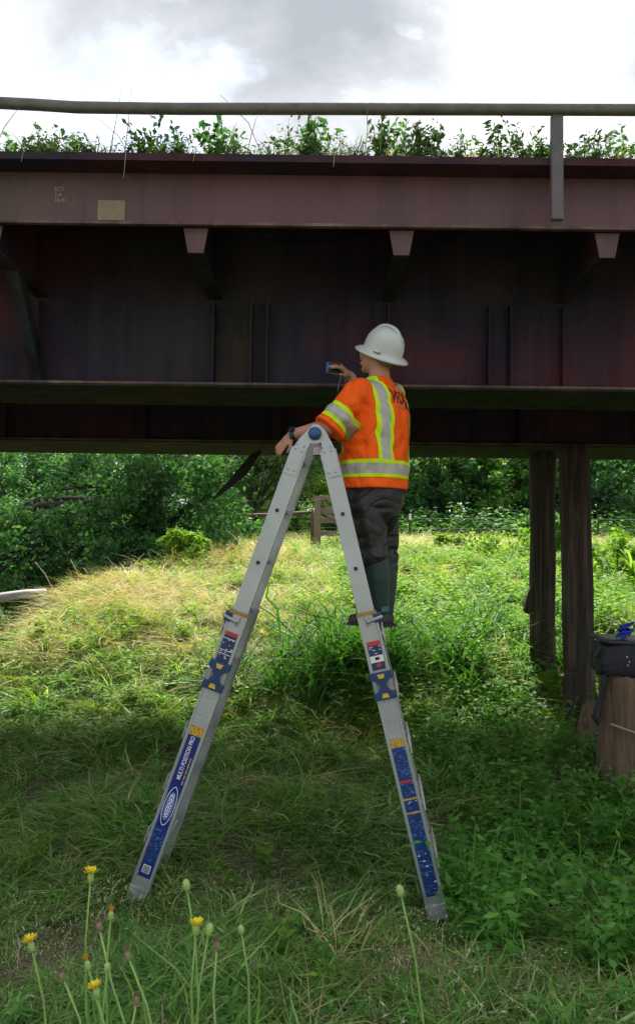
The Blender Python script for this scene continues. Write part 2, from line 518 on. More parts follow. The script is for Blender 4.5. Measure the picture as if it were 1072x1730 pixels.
M['straw'] = leaf_mat('straw', (0.32, 0.28, 0.11), (0.54, 0.47, 0.23), (0.66, 0.59, 0.33), 0.25, 0.6, per='object')
M['straw_dk'] = leaf_mat('dry_litter', (0.19, 0.15, 0.09), (0.36, 0.30, 0.18), (0.55, 0.48, 0.32), 0.15, 0.7, per='object')
M['seed'] = leaf_mat('pale_seed', (0.5, 0.45, 0.3), (0.62, 0.56, 0.38), (0.7, 0.64, 0.45), 0.25, 0.55, per='object')
M['stem'] = pmat('green_stem', (0.19, 0.36, 0.08), (0.24, 0.42, 0.1), 30, 0.6)
M['bud'] = pmat('green_bud', (0.28, 0.46, 0.12), (0.34, 0.53, 0.16), 60, 0.6, 0, 0.4, 150)
M['petal'] = pmat('yellow_petal', (0.86, 0.72, 0.03), (0.82, 0.66, 0.02), 40, 0.6)
M['petal_old'] = pmat('orange_petal', (0.62, 0.34, 0.03), (0.5, 0.26, 0.03), 40, 0.7)
M['wilt'] = pmat('wilted_head', (0.33, 0.23, 0.15), (0.22, 0.16, 0.10), 40, 0.8, 0, 0.4, 120)


def ground_material():
    m, nt, N, L, P = new_mat('ground_soil')
    a = noise_node(N, L, 0.9, 8, 0.6)
    c = ramp(N, L, a, [(0.35, (0.08, 0.09, 0.04)), (0.55, (0.14, 0.11, 0.066)), (0.7, (0.21, 0.155, 0.095))])
    b = noise_node(N, L, 14, 6, 0.65)
    c2 = ramp(N, L, b, [(0.35, (0.6, 0.6, 0.6)), (0.7, (1.3, 1.25, 1.1))])
    c = mixc(N, L, 1.0, c, c2, 'MULTIPLY')
    # bare reddish earth on the creek bank (a patch with a ragged edge)
    g = N.new('ShaderNodeNewGeometry')
    d = N.new('ShaderNodeVectorMath'); d.operation = 'DISTANCE'
    d.inputs[1].default_value = (-4.6, 9.9, 0.3)
    L.new(g.outputs['Position'], d.inputs[0])
    e = noise_node(N, L, 2.5, 5)
    s = N.new('ShaderNodeMath'); s.operation = 'MULTIPLY_ADD'; s.inputs[1].default_value = -2.0
    L.new(e, s.inputs[0]); L.new(d.outputs['Value'], s.inputs[2])
    k = N.new('ShaderNodeMapRange'); k.inputs['From Min'].default_value = 0.7; k.inputs['From Max'].default_value = 0.2
    L.new(s.outputs[0], k.inputs['Value'])
    c = mixc(N, L, k.outputs[0], c, (0.27, 0.14, 0.07))
    L.new(c, P.inputs['Base Color'])
    P.inputs['Roughness'].default_value = 0.95
    bp = N.new('ShaderNodeBump'); bp.inputs['Strength'].default_value = 0.8; bp.inputs['Distance'].default_value = 0.05
    L.new(b, bp.inputs['Height']); L.new(bp.outputs[0], P.inputs['Normal'])
    return m


M['ground'] = ground_material()


def cloth_creases(m, scale, strength, stretch=(1, 1, 0.6)):
    nt = m.node_tree; N, L = nt.nodes, nt.links; P = N['Principled BSDF']
    n = noise_node(N, L, scale, 2, 0.4, stretch=stretch, dist=1.4)
    a = N.new('ShaderNodeMath'); a.operation = 'SUBTRACT'; a.inputs[1].default_value = 0.5; L.new(n, a.inputs[0])
    b = N.new('ShaderNodeMath'); b.operation = 'ABSOLUTE'; L.new(a.outputs[0], b.inputs[0])
    r = N.new('ShaderNodeMapRange'); r.inputs['From Min'].default_value = 0.0; r.inputs['From Max'].default_value = 0.12
    r.interpolation_type = 'SMOOTHSTEP'
    L.new(b.outputs[0], r.inputs['Value'])
    w = noise_node(N, L, 420, 2, 0.5)
    ad = N.new('ShaderNodeMath'); ad.operation = 'MULTIPLY_ADD'; ad.inputs[1].default_value = 0.05
    L.new(w, ad.inputs[0]); L.new(r.outputs[0], ad.inputs[2])
    bp = N.new('ShaderNodeBump'); bp.inputs['Strength'].default_value = strength; bp.inputs['Distance'].default_value = 0.012
    L.new(ad.outputs[0], bp.inputs['Height']); L.new(bp.outputs[0], P.inputs['Normal'])


cloth_creases(M['shirt'], 5.5, 0.55)
cloth_creases(M['trousers'], 3.6, 0.4, (1, 1, 1.3))
cloth_creases(M['reflect'], 5.5, 0.35)

# ------------------------------------------------------------------ terrain
PY = [-60, -10, 0, 2.5, 4.2, 6.5, 7.7, 9.0, 10.5, 12, 16, 20, 28, 40, 80, 400]
PZ = [1.5, 0.7, 0.45, 0.28, 0.0, 0.0, 0.08, 0.55, 0.85, 1.05, 1.5, 1.76, 1.93, 2.1, 2.6, 4]
EY = [-60, 6, 9.8, 12.5, 15, 22, 27, 34, 400]
EX = [-9, -4.6, -3.6, -3.6, -2.75, -1.6, -1.9, -9, -60]


def sstep(t):
    t = np.clip(t, 0, 1); return t * t * (3 - 2 * t)


def zt(x, y):
    x = np.asarray(x, float); y = np.asarray(y, float)
    z = 0.5 * np.interp(y, PY, PZ) + 0.25 * np.interp(y - 0.5, PY, PZ) + 0.25 * np.interp(y + 0.5, PY, PZ)
    e = np.interp(y, EY, EX)
    fade = sstep((y - 5) / 4) * sstep((60 - y) / 25)
    z = z - 2.3 * fade * sstep((e - x) / 1.8) + 2.2 * fade * sstep((e - 8 - x) / 8)
    z = z + fade * 0.05 * np.exp(-((x - e - 0.9) / 0.9) ** 2)          # low lip along the bank
    b = 0.035 * np.sin(1.7 * x + 0.6 * y) + 0.03 * np.sin(2.3 * y - 1.1 * x + 1) + 0.02 * np.sin(4.1 * x + 3.3 * y + 2)
    return z + b * np.clip((np.abs(y) + 0.5) / 4, 0.3, 1.5)


def build_ground():
    u = np.linspace(-1, 1, 221); xs = np.sign(u) * (np.abs(u) * 8 + np.abs(u) ** 6 * 420)
    w = np.linspace(0, 1, 261); ys = -60 + 60 * w[:30] / w[29]
    t = np.linspace(0, 1, 231); ys = np.concatenate([ys[:-1], t * 30 + t ** 7 * 470])
    X, Y = np.meshgrid(xs, ys)
    Z = zt(X, Y)
    V = np.stack([X, Y, Z], -1).reshape(-1, 3)
    ny, nx = X.shape
    i = np.arange(ny - 1)[:, None] * nx + np.arange(nx - 1)[None]
    F = np.stack([i, i + 1, i + nx + 1, i + nx], -1).reshape(-1, 4)
    me = fast_mesh('ground', V, F); me.materials.append(M['ground']); shade_smooth(me)
    o = link_mesh('ground', me)
    tag(o, kind='structure')


build_ground()


def gz(x, y): return float(zt(x, y))

# ------------------------------------------------------------------ bridge
bridge = empty('railcar_bridge', (0, 7.3, 0), 'long maroon steel railcar bridge spanning overhead with plants growing along its deck', 'bridge')
XL, XR = -13.0, 13.0
FD = 4.40
m_ = MB().aabb(XL, XR, FD, FD + 0.02, 3.844, 4.129)
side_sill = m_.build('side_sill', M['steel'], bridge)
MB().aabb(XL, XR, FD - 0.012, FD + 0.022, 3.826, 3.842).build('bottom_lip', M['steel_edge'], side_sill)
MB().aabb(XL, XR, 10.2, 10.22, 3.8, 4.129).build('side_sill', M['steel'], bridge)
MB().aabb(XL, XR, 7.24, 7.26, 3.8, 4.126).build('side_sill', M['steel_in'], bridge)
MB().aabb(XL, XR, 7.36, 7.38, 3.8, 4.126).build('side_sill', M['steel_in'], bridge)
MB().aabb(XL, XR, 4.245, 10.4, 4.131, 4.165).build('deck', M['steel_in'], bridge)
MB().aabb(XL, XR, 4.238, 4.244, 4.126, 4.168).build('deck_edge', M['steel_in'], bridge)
# soil that has gathered on the deck
_sv = []
nx = 261
xs_ = np.linspace(XL, XR, nx); ysd = np.array([4.26, 4.32, 4.45, 4.8, 6, 8, 9.8, 10.35])
V = []
for j, yy in enumerate(ysd):
    for xx in xs_:
        hh = 0.0 if j in (0, len(ysd) - 1) else 0.03 + 0.02 * math.sin(xx * 2.1 + j) + 0.012 * math.sin(xx * 7 + 2 * j)
        V.append((xx, yy - 7.3, 4.167 + max(hh, 0)))
i = np.arange(len(ysd) - 1)[:, None] * nx + np.arange(nx - 1)[None]
F = np.stack([i, i + 1, i + nx + 1, i + nx], -1).reshape(-1, 4)
me = fast_mesh('deck_soil', V, F); me.materials.append(M['ground']); shade_smooth(me)
link_mesh('deck_soil', me, bridge)


def sill(y0, y1, name):
    a, b = y0 + 0.1, y1 - 0.08
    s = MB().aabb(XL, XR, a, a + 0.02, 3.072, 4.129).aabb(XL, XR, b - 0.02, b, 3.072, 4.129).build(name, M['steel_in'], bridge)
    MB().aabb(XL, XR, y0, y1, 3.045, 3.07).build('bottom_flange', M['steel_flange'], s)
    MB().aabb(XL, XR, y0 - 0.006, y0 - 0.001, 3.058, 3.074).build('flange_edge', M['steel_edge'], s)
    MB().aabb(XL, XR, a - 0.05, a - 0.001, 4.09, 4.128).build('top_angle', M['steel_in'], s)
    return s


s1 = sill(5.2, 5.94, 'centre_sill')
s2 = sill(8.2, 9.38, 'centre_sill')
# crossbeams with trapezoid end plates
for k in range(-9, 10):
    x = -0.729 + 1.2 * k
    for (y0, y1) in ((4.43, 5.298), (7.40, 8.298)):
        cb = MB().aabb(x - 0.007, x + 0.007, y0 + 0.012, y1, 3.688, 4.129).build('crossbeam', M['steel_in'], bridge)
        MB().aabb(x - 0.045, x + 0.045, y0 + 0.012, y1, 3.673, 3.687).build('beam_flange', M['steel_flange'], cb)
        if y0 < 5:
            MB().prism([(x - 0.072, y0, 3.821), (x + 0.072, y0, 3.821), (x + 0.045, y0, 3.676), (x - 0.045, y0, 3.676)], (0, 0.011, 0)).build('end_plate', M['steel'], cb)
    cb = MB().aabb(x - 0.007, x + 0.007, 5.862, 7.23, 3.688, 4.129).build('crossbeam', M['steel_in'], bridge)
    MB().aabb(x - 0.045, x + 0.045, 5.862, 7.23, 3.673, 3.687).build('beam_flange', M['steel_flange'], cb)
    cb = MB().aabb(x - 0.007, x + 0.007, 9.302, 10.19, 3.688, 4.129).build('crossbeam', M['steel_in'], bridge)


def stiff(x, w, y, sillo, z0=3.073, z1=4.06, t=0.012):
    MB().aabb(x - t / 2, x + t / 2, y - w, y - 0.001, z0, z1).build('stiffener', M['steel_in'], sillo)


for x in (-0.729, -0.47, -0.36, 0.471, 1.16, 1.31, 1.671, -1.929, 2.871, -3.1, 4.07):
    stiff(x, 0.085, 5.3, s1, z1=3.64)
# two doubler plates beside the lit stiffener
MB().aabb(-0.715, -0.478, 5.285, 5.2985, 3.075, 3.62).build('web_plate', M['steel_flange'], s1)
MB().aabb(1.18, 1.29, 5.285, 5.2985, 3.075, 3.5).build('web_plate', M['steel_in'], s1)
for x in (-1.9, -0.45, 0.95, 2.2, -3.4, 3.5, -4.8):
    stiff(x, 0.09, 8.3, s2, t=0.09)
# knee brace on the left, from crossbeam down to the bottom flange
MB().prism([(-1.97, 4.75, 3.683), (-1.97, 4.86, 3.683), (-1.97, 5.295, 3.18), (-1.97, 5.295, 3.075), (-1.97, 5.22, 3.075)], (0.08, 0, 0)).build('knee_brace', M['steel_flange'], bridge)
# patch plate and stencil on the side sill
p0 = at(165, 371, FD - 0.004); p1 = at(212, 339, FD - 0.004)
MB().aabb(p0.x, p1.x, FD - 0.006, FD - 0.001, p0.z - 0.003, p1.z).build('patch_plate', M['patch'], side_sill)


def text_mesh(s, size, align='LEFT', shear=0.0, xs=1.0):
    cu = bpy.data.curves.new('txt', 'FONT'); cu.body = s; cu.size = size; cu.align_x = align
    cu.align_y = 'CENTER'; cu.shear = shear; cu.resolution_u = 3
    cu.offset = size * 0.018
    o = bpy.data.objects.new('txt', cu); col.objects.link(o)
    dg = bpy.context.evaluated_depsgraph_get()
    me = bpy.data.meshes.new_from_object(o.evaluated_get(dg))
    bpy.data.objects.remove(o); bpy.data.curves.remove(cu)
    V = [(v.co.x * xs, v.co.y) for v in me.vertices]
    F = [list(p.vertices) for p in me.polygons]
    bpy.data.meshes.remove(me)
    return V, F


def put_text(name, s, size, org, xd, yd, mat, parent, align='LEFT', shear=0.0, xs=1.0):
    V, F = text_mesh(s, size, align, shear, xs)
    org, xd, yd = Vector(org), Vector(xd), Vector(yd)
    mb = MB().add([org + xd * x + yd * y for x, y in V], F)
    return mb.build(name, mat, parent)


for (s, px, py) in (('SCT', 92, 320), ('2-4', 92, 329), ('10-81', 92, 338)):
    put_text('stencil_lettering', s, 0.032, at(px, py, FD - 0.003), (1, 0, 0), (0, 0, 1), M['stencil'], side_sill)

# guard rail: bent tube on posts
gr = empty('guard_rail', (0, 4.2, 3.8), 'low weathered steel tube guard rail running along the bridge edge', 'railing')
pts = [(-1300, 150), (-700, 158), (-300, 166), (0, 174), (60, 177), (130, 181.5), (300, 184), (540, 184), (940, 185.5), (1072, 186), (1500, 191), (2500, 204)]
pth = [at(a, b, 4.2) for a, b in pts]
rb = MB()
h = 0.0275
rings = []
for i, p in enumerate(pth):
    ring = []
    for k in range(12):
        an = 2 * math.pi * (k + 0.5) / 12
        c, s = math.cos(an), math.sin(an)
        f = (abs(c) ** 4 + abs(s) ** 4) ** -0.25
        ring.append(p + Vector((0, c * h * f, s * h * f)))
    rings.append(ring)
rb.loft(rings)
rb.build('rail_tube', M['rail'], gr, smooth=True)
for px in (941, 1680, -560, -1250):
    b = at(px, 380, 4.2); t = at(px, 196, 4.2)
    zz = np.interp(b.x, [p.x for p in pth], [p.z for p in pth]) - h * 0.85
    po = MB().aabb(b.x - 0.033, b.x + 0.033, 4.196, 4.236, 3.802, zz).build('rail_post', M['post'], gr, bevel=0.006)

# ------------------------------------------------------------------ timber piles, stump


def pile(name, x, y, r, z0, z1, label, mat, lean=(0, 0), n=20, m=26, amp=0.02, group=None, top_amp=0.0, flare=0.0):
    o = empty(name, (x, y, z0), label, name.split('_')[-1], group)
    rings = []
    for i in range(m + 1):
        t = i / m; z = z0 + (z1 - z0) * t
        ring = []
        for k in range(n):
            an = 2 * math.pi * k / n
            nn = mnoise.noise(Vector((math.cos(an) * 1.6 + x * 3, math.sin(an) * 1.6, z * 1.3)))
            n2 = mnoise.noise(Vector((math.cos(an) * 6, math.sin(an) * 6 + x, z * 0.8)))
            rr = r * (1 + flare * (1 - t)) + amp * nn + amp * 0.55 * n2
            zz = z + (top_amp * nn * (1 if i == m else 0))
            ring.append(Vector((x + lean[0] * t + rr * math.cos(an), y + lean[1] * t + rr * math.sin(an), zz)))
        rings.append(ring)
    MB().loft(rings).build('shaft', mat, o, smooth=True)
    return o


pr = at(973, 1000, 8.13)
pile_r = pile('timber_pile', pr.x + 0.03, 8.13, 0.155, gz(pr.x, 8.13) - 0.4, 3.044, 'nearer dark round timber pile with split base, beside the stump', M['wood'], lean=(-0.05, 0), amp=0.022, flare=0.06, group='timber piles under the bridge')
pl = at(909, 1000, 8.95)
pile_l = pile('timber_pile', pl.x, 8.8, 0.142, gz(pl.x, 8.8) - 0.4, 3.044, 'farther dark round timber pile, left of the other pile', M['wood'], lean=(0.0, 0), amp=0.018, flare=0.02, group='timber piles under the bridge')
# splintered slab at the foot of the nearer pile, small peeled strip on the other one
MB().prism([at(952, 1150, 7.955), at(962, 1128, 7.955), at(985, 1142, 7.955), at(1004, 1150, 7.955), at(1010, 1180, 7.955), at(1002, 1222, 7.955), at(984, 1240, 7.955), at(962, 1232, 7.955), at(955, 1200, 7.955)], (0, 0.09, 0)).build('split_slab', M['wood'], pile_r, bevel=0.012)
MB().prism([at(884, 1030, 8.76), at(889, 1008, 8.76), at(896, 990, 8.76), at(902, 996, 8.76), at(902, 1040, 8.76), at(887, 1036, 8.76)], (0, 0.05, 0)).build('bark_strip', M['wood'], pile_l)

stx = at(1049, 1200, 6.1)
stump = pile('pile_stump', stx.x + 0.015, 6.1, 0.185, -0.25, 0.985, 'short weathered cut-off timber stump carrying the black bag', M['wood_lt'], amp=0.02, flare=0.05, top_amp=0.05)
stump['category'] = 'stump'
rings_c = ORIG[stump.name]
lean_o = empty('broken_post', (at(995, 1270, 6.9).x, 6.9, 0.0), 'broken brown post end leaning between the pile and the stump', 'post')
MB().tube([at(988, 1290, 6.85) - Vector((0, 0, .1)), at(990, 1250, 6.88), at(998, 1205, 6.95), at(1004, 1190, 7.0)], [0.1, 0.1, 0.095, 0.08], 12).build('shaft', M['wood_lt'], lean_o, smooth=True)
st = empty('fallen_stick', at(1030, 1224, 5.88), 'thin pale stick lying against the front of the stump', 'stick')
MB().tube([at(1030, 1223, 5.87), at(1052, 1231, 5.87), at(1100, 1247, 5.88)], [0.008, 0.009, 0.006], 6).build('shaft', M['twig'], st)

# black bag on the stump, with blue cord and hanging strap
bag = empty('tool_bag', (at(1060, 1130, 6.1).x, 6.1, 0.99), 'black soft equipment bag with a flat lid resting on the stump', 'bag')
bx0 = at(1014, 1130, 6.0).x
zb = at(1040, 1132, 6.05).z; ztp = at(1040, 1092, 6.05).z; zl = at(1040, 1078, 6.05).z
body = MB()
for i, (xx, yy, zz, a, b, c) in enumerate(((bx0 + 0.25, 6.09, zb + 0.092, 0.25, 0.17, 0.112), (bx0 + 0.12, 6.0, zb + 0.05, 0.13, 0.10, 0.075), (bx0 + 0.33, 5.99, zb + 0.06, 0.12, 0.09, 0.075))):
    body.box((xx, yy, zz), (a, 0, 0), (0, b, 0), (0, 0, c))
me = remesh(body, 0.012, 24, 0.6)
for v in me.vertices:
    d = mnoise.noise(Vector(v.co) * 8) * 0.03 + mnoise.noise(Vector(v.co) * 22) * 0.01; v.co += Vector((d, d * 0.5, d))
place_mesh('bag_body', me, M['bag'], bag)
MB().box((bx0 + 0.25, 6.1, (ztp + zl) / 2 + 0.012), (0.245, 0.02, -0.012), (-0.02, 0.165, 0.008), (0.0, 0, 0.018)).build('bag_lid', M['bag_lid'], bag, bevel=0.016)
MB().prism([at(1003, 1110, 5.97), at(1014, 1095, 5.97), at(1040, 1098, 5.97), at(1042, 1112, 5.97), at(1012, 1114, 5.97)], (0, 0.03, 0)).build('side_flap', M['bag'], bag, bevel=0.006)
for px, py in ((1058, 1110), (1062, 1118), (1059, 1124)):
    p = at(px, py, 5.9); MB().ell(p, (0.006, 0, 0), (0, 0.012, 0), (0, 0, 0.006), 8, 6).build('stud', M['white'], bag)
sp = [at(1034, 1112, 5.96), at(1024, 1125, 5.94), at(1018, 1150, 5.93), at(1014, 1175, 5.92), at(1006, 1195, 5.9), at(1003, 1212, 5.89), at(1008, 1221, 5.89), at(1014, 1212, 5.9), at(1017, 1190, 5.92), at(1022, 1165, 5.93), at(1030, 1140, 5.94), at(1040, 1120, 5.96)]
MB().tube(sp, [0.016, 0.016, 0.015, 0.014, 0.016, 0.02, 0.02, 0.016, 0.013, 0.012, 0.012, 0.012], 8).build('shoulder_strap', M['bag'], bag, smooth=True)
cord = MB()
c0 = at(1052, 1078, 6.02)
for j in range(5):
    pth_ = []
    ph = random.random() * 6
    for i in range(20):
        a = i / 19 * 2 * math.pi * 1.5
        pth_.append(c0 + Vector((0.05 * math.cos(a + ph) * (0.6 + 0.1 * j) + 0.012 * j - 0.02 + 0.02 * i / 19, 0.035 * math.sin(a * 1.1 + ph), 0.035 + 0.035 * math.sin(a * 0.7 + ph * 2) + 0.013 * j)))
    cord.tube(pth_, 0.008, 6)
o = cord.build('cord_bundle', M['cord'], None, origin=c0, smooth=True)
tag(o, 'crumpled bright blue cord bundle lying on top of the black bag', 'cord')

# ------------------------------------------------------------------ ladder
YAW = R(5)
LU = Vector((math.cos(YAW), -math.sin(YAW), 0))
LV = Vector((math.sin(YAW), math.cos(YAW), 0))
LP0 = at(532, 733, 4.2)


def onl(px, py, off=0.0):
    """photo pixel on the plane of the ladder's near rails, off metres behind it"""
    d = ray(px, py); q = LP0 + LV * off
    return CAM + d * ((q - CAM).dot(LV) / d.dot(LV))


TL, BL = onl(500, 774), onl(232, 1512)
TR, BR = onl(557, 777), onl(738, 1542)
ladder = empty('folding_ladder', ((BL + BR) / 2), 'tall silver aluminium folding ladder standing open in an A shape in the grass', 'ladder')
UPV = Vector((0, 0, 1))


class Leg:
    def __init__(s, T, B, side):
        s.T, s.B, s.side = T, B, side
        s.e = (B - T).normalized()
        s.w = s.e.cross(LV).normalized()
        if s.w.dot(LU) < 0: s.w = -s.w
        s.len = (B - T).length
        # outward (away from the ladder's middle)
        s.out = -s.w if side == 'L' else s.w

    def P(s, t, w=0.0, v=0.0):
        return s.T + s.e * t + s.w * w + LV * v

    def t_at(s, py):
        lo, hi = -0.6, s.len + 0.6
        for _ in range(40):
            mid = (lo + hi) / 2
            q = s.P(mid) - CAM
            y = H_PX / 2 - F_PX * q.dot(upv) / q.dot(fwd)
            if y < py: lo = mid
            else: hi = mid
        return lo


def extr(leg, prof, t0, t1):
    ring0 = [leg.P(t0, w, v) for w, v in prof]
    return MB().prism(ring0, leg.e * (t1 - t0))


def chan(hw, dep, th, v0, sgn, lip=0.0):
    """C channel, web at v0 facing the outside, flanges going sgn*dep"""
    if lip > 0:
        return [(-hw, v0 - sgn * lip), (-hw + 0.011, v0 - sgn * lip), (-hw + 0.013, v0), (hw - 0.013, v0), (hw - 0.011, v0 - sgn * lip), (hw, v0 - sgn * lip),
                (hw, v0 + sgn * dep), (hw - th, v0 + sgn * dep), (hw - th, v0 + sgn * th), (-hw + th, v0 + sgn * th), (-hw + th, v0 + sgn * dep), (-hw, v0 + sgn * dep)]
    return [(-hw, v0), (hw, v0), (hw, v0 + sgn * dep), (hw - th, v0 + sgn * dep), (hw - th, v0 + sgn * th), (-hw + th, v0 + sgn * th), (-hw + th, v0 + sgn * dep), (-hw, v0 + sgn * dep)]


VF = 0.35          # far rails
legs = [Leg(TL, BL, 'L'), Leg(TR, BR, 'R')]
for leg in legs:
    tt = lambda py: leg.t_at(py)
    L_ = leg.side == 'L'
    t_top, t_in = -0.055, tt(1200)
    t_out0, t_out1 = tt(1034), leg.len - 0.05
    hs = 0.305
    up_near = extr(leg, chan(0.045, 0.03, 0.004, 0.0, 1), t_top, t_in).build('upper_rail', M['alu'], ladder, bevel=0.0012)
    up_far = extr(leg, chan(0.045, 0.03, 0.004, VF, -1), t_top, t_in).build('upper_rail', M['alu2'], ladder)
    lo_near = extr(leg, chan(0.053, 0.036, 0.004, -0.012, 1, 0.004), t_out0, t_out1).build('lower_rail', M['alu'], ladder, bevel=0.0008)
    lo_far = extr(leg, chan(0.053, 0.036, 0.004, VF + 0.012, -1, 0.004), t_out0, t_out1).build('lower_rail', M['alu2'], ladder)
    # upper rungs go right through the rails; flat black discs paint the dark inside their bores
    t = 0.0
    while t < t_in - 0.03:
        rg = MB().tube([leg.P(t, 0, -0.003), leg.P(t, 0, VF + 0.003)], 0.0165, 14).build('rung', M['alu2'], ladder, smooth=False)
        if t < t_out0 - 0.05:
            ring = MB()
            for k in range(18):
                a0, a1 = 2 * math.pi * k / 18, 2 * math.pi * (k + 1) / 18
                q = [leg.P(t, math.cos(a) * r, -0.0035) + leg.e * (math.sin(a) * r) for a in (a0, a1) for r in (0.0115, 0.0185)]
                ring.add([q[0], q[1], q[3], q[2]], [(0, 1, 2, 3)])
            ring.build('rung_collar', M['alu'], rg)
            MB().add([leg.P(t, math.cos(2 * math.pi * k / 16) * 0.0118, -0.0037) + leg.e * (math.sin(2 * math.pi * k / 16) * 0.0118) for k in range(16)], [list(range(16))]).build('rung_bore_shade', M['black'], rg)
        t += hs
    # lower, flat treads on the outer side
    tq = t_out0 + (0.10 if L_ else 0.13)
    while tq < t_out1 - 0.08:
        c = leg.P(tq, 0, VF / 2) + leg.out * 0.045
        rg = MB().box(c, leg.out * 0.018, leg.e * 0.013, LV * (VF / 2 - 0.005)).build('rung', M['alu2'], ladder, bevel=0.003)
        MB().box(c + leg.out * 0.02 , leg.out * 0.004, leg.e * 0.045, LV * (VF / 2 + 0.0)).build('tread', M['mud'] if not L_ else M['alu2'], rg, bevel=0.003)
        tq += hs
    # amber band + rivets
    MB().box(leg.P(t_out0 + 0.008, 0, -0.0145), leg.w * 0.054, leg.e * 0.009, LV * 0.004).build('amber_band', M['orange_tape'], ladder)

    def rivet(t, w, r=0.006, v=-0.0125):
        MB().ell(leg.P(t, w, v), leg.w * r, leg.e * r, LV * r * 0.6, 10, 6).build('rivet', M['alu'], ladder, smooth=True)
    for py in ((1178, 1206, 1226) if L_ else (1184, 1215, 1246)):
        rivet(tt(py), -0.012); rivet(tt(py), 0.014)
    for w_, dt in ((-0.022, -0.05), (0.018, -0.045), (-0.024, -0.075), (0.02, -0.075), (-0.022, 0.07), (0.014, 0.07)):
        rivet(dt, w_, 0.007, -0.007)
    # lock lever
    tl = tt(1046)
    s_ = -1 if L_ else 1
    MB().box(leg.P(tl, s_ * 0.052, -0.004), leg.w * 0.022, leg.e * 0.028, LV * 0.014).build('lock_body', M['blue'], ladder, bevel=0.006)
    lk = MB()
    lk.capsule(leg.P(tl + 0.0, s_ * 0.075, -0.03), leg.P(tl + 0.012, s_ * 0.0, -0.028), 0.010, 0.010)
    lk.capsule(leg.P(tl - 0.012, -s_ * 0.01, -0.02), leg.P(tl + 0.03, -s_ * 0.005, -0.02), 0.008, 0.008)
    me = remesh(lk, 0.003, 4)
    place_mesh('lock_lever', me, M['alu2'], ladder)
    # blue bracket: waisted plate with grey cut-outs and two yellow buttons
    tb0, tb1 = (tt(1117), tt(1164)) if L_ else (tt(1134), tt(1180))
    tm, hh = (tb0 + tb1) / 2, (tb1 - tb0) / 2
    prof = [(-0.060, -1), (0.060, -1), (0.062, -0.55), (0.030, -0.35), (0.018, 0.0), (0.030, 0.40), (0.062, 0.6), (0.060, 1), (-0.060, 1), (-0.062, 0.6), (-0.030, 0.40), (-0.018, 0), (-0.030, -0.35), (-0.062, -0.55)]
    br = MB().prism([leg.P(tm + b * hh, a, -0.034) for a, b in prof], LV * 0.014).build('bracket', M['blue'], ladder, bevel=0.003)
    for s in (-1, 1):
        MB().box(leg.P(tm + s * hh * 0.74, 0, -0.005), leg.w * 0.059, leg.e * hh * 0.26, LV * 0.016).build('bracket_clamp', M['blue'], br, bevel=0.003)
        MB().prism([leg.P(tm + s * hh * 0.55, -0.013, -0.038), leg.P(tm + s * hh * 0.55, 0.013, -0.038), leg.P(tm + s * hh * 0.85, 0.02, -0.038), leg.P(tm + s * hh * 0.85, -0.02, -0.038)], LV * 0.006).build('button', M['yellow'], br)
        MB().box(leg.P(tm, s * 0.043, -0.02), leg.w * 0.012, leg.e * hh * 0.42, LV * 0.004).build('grip_insert', M['foot'], br, bevel=0.003)
    # foot
    MB().prism([leg.P(t_out1, -0.056, -0.022), leg.P(t_out1, 0.056, -0.022), leg.P(leg.len + 0.03, 0.05, -0.022), leg.P(leg.len + 0.03, -0.05, -0.022)], LV * 0.055).build('foot', M['foot'], ladder, bevel=0.006)
    MB().prism([leg.P(t_out1, -0.056, VF - 0.03), leg.P(t_out1, 0.056, VF - 0.03), leg.P(leg.len + 0.03, 0.05, VF - 0.03), leg.P(leg.len + 0.03, -0.05, VF - 0.03)], LV * 0.055).build('foot', M['foot'], ladder, bevel=0.006)

    # printed labels (thin foils on the web face at v = -0.012)
    def foil(name, t0, t1, mat, hw=0.036, v=-0.0128, w=0.0, par=ladder):
        return MB().box(leg.P((t0 + t1) / 2, w, v), leg.w * hw, leg.e * ((t1 - t0) / 2), LV * 0.0005).build(name, mat, par)

    def ink(par, t0, t1, seed, mat=None, hw=0.03, v=-0.0138, dens=1.0, h=0.0016):
        """rows of small print: broken white bars"""
        rr = random.Random(seed); mb = MB(); t = t0 + 0.004
        while t < t1 - 0.004:
            w = -hw
            while w < hw:
                l = rr.uniform(0.004, 0.016)
                if rr.random() < 0.55 * dens:
                    mb.box(leg.P(t, min(w + l / 2, hw), v), leg.w * (l / 2), leg.e * h, LV * 0.0002)
                w += l + 0.004
            t += rr.uniform(0.006, 0.012)
        if mb.f: mb.build('small_print', mat or M['white'], par)['kind'] = 'stuff'
    if L_:
        f = foil('warning_label', tt(1068), tt(1122) - 0.012, M['navy'])
        foil('red_header', tt(1068), tt(1074), M['red'], v=-0.0136, par=f)
        for py in (1079, 1098, 1104):
            foil('white_rule', tt(py), tt(py) + 0.0035, M['white'], v=-0.0137, par=f)
        ink(f, tt(1080), tt(1116) - 0.01, 3, dens=0.55, h=0.0022)
        foil('rating_label', tt(1227) , tt(1242), M['label_yellow'])
        f = foil('brand_label', tt(1242) + 0.001, tt(1480), M['label_plain'])
        xd, yd = -leg.e, leg.out if False else -leg.w
        base = leg.P(tt(1316), -0.004, -0.0141)
        put_text('printed_words', 'MULTI POSITION PRO', 0.034, base, xd, yd, M['white'], f, xs=0.74)
        put_text('printed_words', 'FIBER LADDER', 0.012, leg.P(tt(1320), 0.022, -0.0141), xd, yd, M['yellow'], f, xs=1.0) if False else None
        ym = MB(); rr = random.Random(5); q = tt(1322)
        while q > tt(1276):
            l = rr.uniform(0.012, 0.03); ym.box(leg.P(q - l / 2, 0.024, -0.0140), leg.e * (l / 2), leg.w * 0.003, LV * 0.0002); q -= l + 0.006
